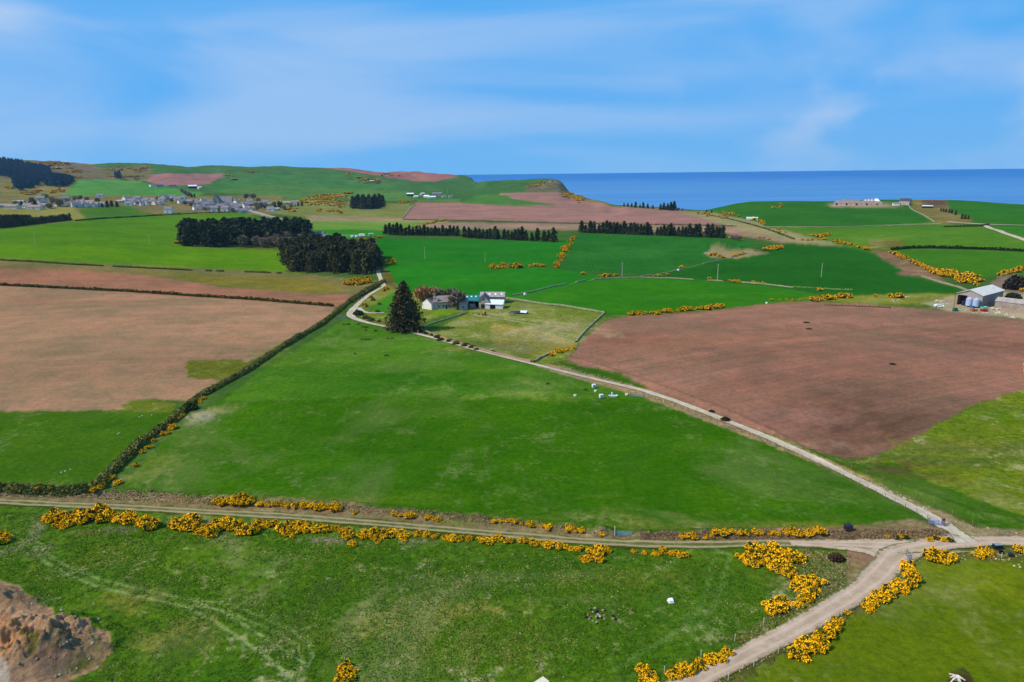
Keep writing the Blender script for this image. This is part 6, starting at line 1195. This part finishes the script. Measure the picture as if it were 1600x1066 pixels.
# ------------------------------------------------------------------ small things in the fields
def ibc(t):
    MB().box(-.62, -.5, 0, .62, .5, .16).build('pallet', 'black_plastic', t); MB().box(-.58, -.48, .16, .58, .48, 1.15).build('container', 'white_paint', t, bevel=.06); m = MB()
    for z in (.2, .5, .8, 1.16):
        m.bar((-.61,-.51,z),(.61,-.51,z),.03).bar((-.61,.51,z),(.61,.51,z),.03).bar((-.61,-.51,z),(-.61,.51,z),.03).bar((.61,-.51,z),(.61,.51,z),.03)
    for x in (-.6, -.2, .2, .6): m.bar((x,-.51,.16),(x,-.51,1.16),.03)
    m.build('cage', 'galv', t); MB().cyl(0, 0, 1.15, 1.22, .11, .11, 10).build('cap', 'black_plastic', t)
for (x, y, lab) in [(928,606,'white caged container on a dark base, touching the farm road'),(939.5,622,'white caged container on a dark base, standing out in the pasture')]:
    o = simple_thing('liquid_container', x, y, ibc, lab, 'container', .3); o.scale = (1.05, 1.05, 1.05)
def troughw(t): 
    skip('white_paint')(t)
o = simple_thing('trough', 958, 620, troughw, 'low white feed trough beside the white containers', 'trough'); o.scale = (.85, .45, .42)
simple_thing('white_drum', 956.5, 616, lambda t: (MB().cyl(0,0,0,.7,.3,.3,12).build('body','white_paint',t), MB().cyl(0,0,.7,.74,.26,.26,12).build('lid','black_plastic',t)), 'white drum standing behind the low feed trough', 'drum')
def lick(t): MB().cyl(0, 0, 0, .45, .42, .48, 14).build('body', 'white_paint', t); MB().cyl(0, 0, .452, .46, .4, .4, 14).build('contents', 'harl_cream', t)
for (x, y, lab) in [(898.5,619,'white tub on the grass left of the white containers'),(979,617.5,'white tub beside the gate by the farm road'),(930.5,612,'small white tub between the two white containers')]:
    simple_thing('feed_tub', x, y, lick, lab, 'tub')
def bale(t): MB().cyl(0, .62, -.62, .62, .62, .62, 20, axis='y').build('wrap', 'white_paint', t)
def balething(x, y, lab, mt='white_paint', s=1.0, rz=.3):
    o = MB().cyl(0, .62, -.62, .62, .62, .62, 20, axis='y').build('round_bale', mt, bevel=.04); o.location = at(x, y); o.rotation_euler[2] = rz; o.scale = (s,)*3; tag(o, lab, 'bale')
balething(820.5,462,'round white wrapped bale on the green field behind the farm', s=1.25); balething(1060,455,'white bale near the gorse on the curved wall', s=.1) if False else None
balething(1060,423.5,'white wrapped bale on the stone wall below the windbreak', s=1.1); balething(1198,475,'white bale at the corner of the ploughed field', s=.8)
def tank_black(t, s=1.0):
    MB().box(-.62, -.5, 0, .62, .5, 1.05).build('body', 'black_plastic', t, bevel=.07); MB().box(-.55, -.44, 1.06, .55, .44, 1.10).build('lid', 'navy', t, bevel=.02)
o = simple_thing('black_tank', 1325, 829, tank_black, 'black plastic tank on the bank above the track near the junction', 'tank', .1); o.scale = (1.1, 1.1, 1.1)
o = simple_thing('black_trough', 1558, 857, lambda t: (MB().box(-.75, -.5, 0, .75, .5, .85).build('body', 'black_plastic', t, bevel=.05), MB().box(-.68, -.43, .86, .68, .43, .89).build('water', 'galv', t)), 'black plastic trough on the lower verge of the gravel road', 'trough', .05)
balething(1541,864,'black wrapped bale half hidden beside the gorse below the road', 'black_plastic', .95, 1.0)
simple_thing('tub', 1564, 865, lambda t: (MB().cyl(0,0,0,.5,.34,.42,14).build('body','black_plastic',t), MB().cyl(0,0,.46,.5,.36,.36,14).build('rim','navy',t)), 'black tub in the rough grass below the black trough', 'tub')
simple_thing('tub', 1579, 869, lambda t: (MB().cyl(0,0,0,.55,.38,.46,14).build('body','black_plastic',t), MB().cyl(0,0,.5,.56,.4,.4,14).build('rim','navy',t)), 'purple-black tub near the right edge below the gravel road', 'tub')
simple_thing('salt_block', 1048, 940, lambda t: (MB().add([(-.55,-.5,0),(.5,-.6,0),(.55,.5,0),(-.5,.5,0),(-.5,-.42,.75),(.42,-.5,.72),(.5,.45,.78),(-.42,.45,.74)],[(0,3,2,1),(4,5,6,7),(0,1,5,4),(1,2,6,5),(2,3,7,6),(3,0,4,7)]).build('block','white_paint',t,bevel=.05), MB().box(-.6,-.6,-.05,.6,.6,.03).build('base','harl_cream',t)), 'cream-white block lying alone in the rough paddock', 'block', .2).scale = (.85, .85, .6)
simple_thing('white_pipe', 1250, 871, lambda t: (MB().cyl(0, .25, -1.0, 1.0, .17, .17, 12, axis='x').build('tube', 'white_paint', t), MB().cyl(0, .25, .98, 1.03, .2, .2, 12, axis='x').build('collar', 'galv', t)), 'short white pipe lying beside the big gorse clump', 'pipe', -.45)
simple_thing('yellow_box', 846, 1076, boxy('yellow_paint', 1.7, 1.2, 1.0, .05, 'harl_cream'), 'yellow box just showing its top at the bottom edge', 'box', .7)
def excavator(t):
    for s in (-1, 1): MB().box(-1.1, s*.75-.2, 0, 1.1, s*.75+.2, .5).build('crawler', 'rust', t, bevel=.12)
    MB().box(-.9, -.75, .5, .8, .75, 1.2).build('body', 'orange_paint', t, bevel=.05); c = MB().box(-.2, -.7, 1.2, .7, .2, 2.1).build('cab', 'orange_paint', t, bevel=.05); MB().box(-.1, -.72, 1.35, .6, -.69, 1.95).build('cab_window', 'glass_dark', c)
    MB().bar((-.6, .3, 1.1), (-2.1, .3, 2.3), .28).bar((-2.1, .3, 2.3), (-2.7, .3, .9), .22).build('boom', 'orange_paint', t); MB().hexa([(-3.1,0,.1),(-2.4,0,.1),(-2.4,.6,.1),(-3.1,.6,.1),(-3.0,0,.9),(-2.6,0,.9),(-2.6,.6,.9),(-3.0,.6,.9)]).build('bucket', 'rust', t)
simple_thing('digger', 757, 492.5, excavator, 'rusty orange digger standing in front of the farm', 'digger', .3)
t = root('silage_clamp', at(810, 490), ang(810)-.1); m = MB(); n = 9; V = []; F = []
for i in range(n):
    x = -5+10*i/(n-1); w_ = 1.9*math.sin(PI*min(max(i/(n-1), .06), .94))**.4
    for j in range(7): a = PI*j/6; V.append((x+random.uniform(-.15,.15), w_*math.cos(a), 1.5*math.sin(a)*(w_/1.9)*random.uniform(.8,1.1)-.05))
for i in range(n-1):
    for j in range(6): F.append((i*7+j, i*7+j+1, i*7+7+j+1, i*7+7+j))
m.add(V, F).build('black_sheet', 'black_plastic', t, smooth=True)
MB().hexa([(1,-1.8,.9),(4.2,-1.5,.5),(4.6,.2,1.3),(1.2,.2,1.55),(1,-1.8,1.0),(4.2,-1.5,.6),(4.6,.2,1.45),(1.2,.2,1.7)]).build('white_sheet', 'sheet_white', t); tag(t, 'long heap under black and white plastic sheeting right of the farm', 'silage heap')
# pale stump with roots in the muddy hollow
def stump(t):
    r = random.Random(4); m = MB(); P = [(0,0,.1),(.15,.1,.5),(.1,.35,.8)]
    m.cyl(0, .0, 0, .55, .42, .3, 9); m.build('stump', 'stump_pale', t)
    for i in range(8):
        a = i*.8+r.random()*.4; l = r.uniform(.5, 1.1) if i not in (4, 5) else 1.9; e = (l*math.cos(a), l*math.sin(a), r.uniform(.05, .5)); mid = (e[0]*.5, e[1]*.5, .55)
        MB().bar((0, 0, .35), mid, .22, .2).bar(mid, e, .14, .12).build('root', 'stump_pale', t)
simple_thing('tree_stump', 1495, 1062, stump, 'pale uprooted tree stump lying in a muddy hollow at the bottom right', 'stump', .4)
# burnt or dumped heap in the paddock
simple_thing('rubble_heap', 938, 962, rubble(40, 2.7, .22, 'rust'), 'dark heap of earth and debris in the middle of the rough paddock', 'rubble heap')
hp = [o for o in bpy.data.objects if o.get('label', '').startswith('dark heap of earth')][0]
for i, c in enumerate(list(hp.children)):
    c.data.materials[0] = M[('dark_inside', 'rock_brown', 'dark_inside', 'stone_grey')[i % 4]]; c.location.z = zat(hp.location.x+c.location.x, hp.location.y+c.location.y)-hp.location.z
# boulders
def rockmesh(seed, mt):
    r = random.Random(seed); V = []
    for z, k in ((-.35, .85), (.1, 1.0), (.4, .8), (.6, .35)):
        for j in range(8): V.append((k*.5*math.cos(j*PI/4)*r.uniform(.8, 1.2), k*.5*math.sin(j*PI/4)*r.uniform(.8, 1.2), z+r.uniform(-.06, .06)))
    F = [(q*8+j, q*8+(j+1) % 8, q*8+8+(j+1) % 8, q*8+8+j) for q in range(3) for j in range(8)]+[tuple(range(24, 32))]
    return MB().add(V, F).build('boulder', mt)
rk = [rockmesh(1, 'rock_pale'), rockmesh(2, 'rock_pale'), rockmesh(3, 'rock_brown')]
def boulders(L, lab, grp, br=False):
    Q = at_many([q[0] for q in L], [q[1] for q in L])
    for i, ((x, y, w_), p) in enumerate(zip(L, Q)):
        d = .7*math.hypot(p[0], p[1], p[2]-CZ); pr = rk[2] if br and i % 3 else rk[i % 2]; inst(pr, 'boulder', p, random.uniform(0, 6.28), w_*d/FPX, lab, 'boulder', grp)
boulders([(1357,755,3),(1361,757,4),(1364,758,3),(1377,763,4),(1379,764,3),(1391,769,4),(1394,770,3),(1403,774,3),(1412,779,5),(1415,780,4),(1443,794,4),(1447,796,3),(1186,670,3),(1350,752,3)], 'white boulder set along the upper verge of the farm road', 'white boulders along the farm road')
boulders([(1536,842,2.5),(1585,885,4),(1592,883,3),(1594,887,4),(1551,868,5),(1556,874,4),(1548,861,4),(1434,868,4),(1437,866,3),(1412,862,4),(1420,864,4),(1407,860,3)], 'pale boulder on the verge below the junction', 'pale boulders below the junction')
boulders([(218,652,3),(222,650,3),(237,649,3),(184,679,3),(186,677,3),(96,739,4),(102,737,4),(110,734,3)], 'pale stone lying in the small green field on the left', 'pale stones in the left field')
_r = random.Random(3)
boulders([(95,953,3),(70,943,4),(73,947,3),(96,955,5),(98,950,3),(162,985,4),(154,968,4),(150,972,3),(168,1000,4),(164,985,3),(95,1010,4),(100,1008,5),(105,1005,4),(112,1004,4),(136,1003,4),(145,1006,5),(58,1030,5),(88,1058,6),(94,1055,5),(104,1052,4),(110,1048,4),(120,1045,4),(30,1038,4),(166,1026,4),(140,1030,4)]+[(_r.uniform(0,165), _r.uniform(940,1060), _r.uniform(1.5,3.5)) for i in range(22)], 'stone scattered over the spoil heap at the lower left', 'stones on the spoil heap', True)
boulders([(147,943,3),(360,1015,3),(1048,878,3),(330,1035,3),(880,1058,3),(410,955,3),(602,970,3),(1268,985,3),(1233,968,3),(1205,985,2.5)], 'pale stone lying in the rough paddock', 'pale stones in the rough paddock')
# ------------------------------------------------------------------ cattle
def cow_mesh():
    me = bpy.data.meshes.new('cow'); P = [((-.75,0,1.05),.34),((-.25,0,1.02),.36),((.35,0,1.02),.34),((.75,0,1.08),.28),((1.05,0,1.0),.17),((1.35,0,.72),.14),((1.55,0,.45),.09),
        ((-.85,.17,.75),.17),((-.92,.18,.42),.075),((-.82,.18,.0),.06),((-.85,-.17,.75),.17),((-.75,-.18,.42),.075),((-.7,-.18,.0),.06),((.6,.16,.72),.14),((.6,.17,.4),.07),((.66,.17,.0),.055),((.6,-.16,.72),.14),((.68,-.17,.4),.07),((.58,-.17,.0),.055),((-1.08,0,1.1),.05),((-1.15,0,.55),.03),((1.3,.2,.85),.04),((1.3,-.2,.85),.04)]
    E = [(0,1),(1,2),(2,3),(3,4),(4,5),(5,6),(0,7),(7,8),(8,9),(0,10),(10,11),(11,12),(3,13),(13,14),(14,15),(3,16),(16,17),(17,18),(0,19),(19,20),(5,21),(5,22)]
    me.from_pydata([p for p, r in P], E, []); o = bpy.data.objects.new('cow', me); COL.objects.link(o); md = o.modifiers.new('s', 'SKIN'); md.use_smooth_shade = True
    for i, (p, r) in enumerate(P): me.skin_vertices[0].data[i].radius = (r, r)
    me.skin_vertices[0].data[1].use_root = True; o.modifiers.new('d', 'SUBSURF').levels = 1
    dg = bpy.context.evaluated_depsgraph_get(); dg.update(); m2 = bpy.data.meshes.new_from_object(o.evaluated_get(dg)); o.modifiers.clear(); o.data = m2; m2.materials.clear(); m2.materials.append(M['cow_black']); return o
cw = cow_mesh()
for (x, y, lab) in [(537,508.5,0),(543,508,0),(545.5,508,0),(560,508,0),(567,512.5,0),(571,512.5,0),(573,512.8,0),(571.5,517.5,0),(586,518,0),(588,518.5,0),(566,532,1),(571,532,1),(575,532,1),(578,532,1),(606,530.5,1),(613,530.5,1),(603,557.5,2),(606,557.6,2),(608,529,1) if False else (555,554.5,2),(856,601.5,3),(915,611,3)]:
    inst(cw, 'cow', at(x, y), random.choice([0.1, 3.1, 2.6, .5, -.4, 3.6]), .58, ['black cow grazing near the top corner of the big pasture','black cow in the loose line across the upper pasture','black cow lying out in the middle of the upper pasture','black cow grazing near the white containers'][lab], 'cow', ['cows near the top corner','cows in the loose line','cows in the middle of the upper pasture','cows near the white containers'][lab])
for i, (x, y) in enumerate([(1260,504.5),(1264,514.5),(1394.5,569.5)]):
    p = at(x, y); o = scrub(x, y, 9, ['lone low green tuft in the right ploughed field, the uppermost','low dark tuft in the right ploughed field, just below the uppermost one','small dark tuft standing alone near the middle of the right ploughed field'][i], S(34,34,20), S(70,72,40), .35, 160)
# ------------------------------------------------------------------ rough grass and dead stalks close to the camera (uncountable)
def tuft_quads(C, r):
    n = len(C); a = np.array([0, 0, 1.0])+r.normal(size=(n, 3))*np.array([.75, .75, .3])+np.array([sd.x, sd.y, 0])*.25; a /= np.linalg.norm(a, axis=1)[:, None]
    b = r.normal(size=(n, 3)); b -= (b*a).sum(1)[:, None]*a; b /= np.linalg.norm(b, axis=1)[:, None]+1e-9; c = np.cross(a, b); U, W = b*.8, c*.38
    return np.stack([C-U-W*.3, C+U*.2-W, C+U+W*.2, C-U*.4+W], 1).reshape(-1, 3), np.repeat(np.arange(n), 4)
def tufts():
    r = np.random.default_rng(8); Cs = []; cols = []; sz = []
    MND = poly_w([(-140,895),(0,904),(30,914),(55,938),(105,958),(140,964),(174,984),(178,1022),(165,1045),(90,1085),(40,1130),(-160,1150)])
    def region(poly, n, pred=None, c1=S(58,92,18), c2=S(142,138,74), strawp=.5, s=.19, clump=1):
        P = poly_w(poly); x = r.uniform(P[:, 0].min(), P[:, 0].max(), n); y = r.uniform(P[:, 1].min(), P[:, 1].max(), n); m = inside(x, y, P); x, y = x[m], y[m]; mm = ~inside(x, y, MND); x, y = x[mm], y[mm]
        if clump: f = fbm(x/9, y/9, 12, 4)*.65+fbm(x/1.6, y/1.6, 22, 3)*.35; m = f > .44; x, y, f = x[m], y[m], f[m]
        else: f = np.full(len(x), .6)
        z = H(x, y); st = (r.random(len(x)) < np.clip((f-.57)*5*strawp, 0, .45)) if clump else (r.random(len(x)) < strawp); t = r.random(len(x))[:, None]
        c = np.where(st[:, None], np.array(c2)*(.65+.5*t), np.array(c1)*(.75+.7*t)); Cs.append(np.c_[x, y, z+s*.3]); cols.append(c); sz.append(np.full(len(x), s)*(.6+.7*r.random(len(x))))
    region([(-100,800),(0,800),(200,808),(400,816),(700,844),(1000,866),(1200,868),(1300,880),(1260,945),(1150,1000),(1000,1080),(-100,1080)], 150000, strawp=.7)
    region([(-60,758),(150,764),(340,776),(640,796),(800,812),(950,830),(950,838),(800,822),(640,806),(340,789),(150,780),(-60,774)], 60000, c1=S(104,88,58), c2=S(150,124,96), strawp=.65, s=.27, clump=0)
    region([(1000,834),(1200,830),(1460,828),(1480,838),(1400,842),(1200,843),(1000,844)], 26000, c1=S(104,88,58), c2=S(150,124,96), strawp=.65, s=.27, clump=0)
    region([(850,562),(1000,604),(1110,648),(1250,702),(1330,735),(1430,782),(1530,822),(1620,838),(1530,830),(1430,794),(1330,745),(1250,712),(1110,658),(1000,617)], 26000, c1=S(100,96,52), c2=S(176,156,120), strawp=.6, s=.25, clump=0)
    region([(1215,872),(1262,858),(1330,868),(1320,915),(1270,955),(1215,975),(1160,1010),(1150,1000),(1240,935)], 11000, c1=S(64,88,30), c2=S(140,132,92), strawp=.35, s=.25, clump=0)
    region([(1400,862),(1600,866),(1600,880),(1440,872),(1425,900),(1350,948),(1240,1008),(1100,1082),(1090,1080),(1240,1000),(1340,940),(1395,895)], 9000, c1=S(70,92,36), c2=S(160,152,112), strawp=.5, s=.25, clump=0)
    C = np.concatenate(Cs); c = np.concatenate(cols); s = np.concatenate(sz); V, idx = tuft_quads(C, r)
    V = (V.reshape(-1, 4, 3)-C[:, None])*s[:, None, None]+C[:, None]; V = V.reshape(-1, 3)
    o = obj_mesh('rough_grass', V, np.arange(len(V)).reshape(-1, 4), M['foliage'], smooth=False); set_col(o.data, 'col', c[idx]); tag(o, 'green and straw-coloured tussocks and dead stalks over the rough ground', 'grass', kind='stuff')
tufts()
for o in (gbrown,):
    if o.name not in used_proto: bpy.data.objects.remove(o)

# ------------------------------------------------------------------ air
def haze():
    o = MB().box(-4800, -4800, -75, 4800, 4800, 260).build('haze', 'glass_dark'); m = bpy.data.materials.new('haze'); m.use_nodes = True; n = m.node_tree.nodes; n.clear()
    out = n.new('ShaderNodeOutputMaterial'); v = n.new('ShaderNodeVolumePrincipled'); v.inputs['Color'].default_value = (.42, .74, 1.0, 1); v.inputs['Density'].default_value = HZD; v.inputs['Anisotropy'].default_value = .2
    m.node_tree.links.new(v.outputs[0], out.inputs['Volume']); o.data.materials[0] = m; tag(o, 'thin blue air over the far hills and sea', 'haze', kind='stuff')
HZD = 0.000035
haze()
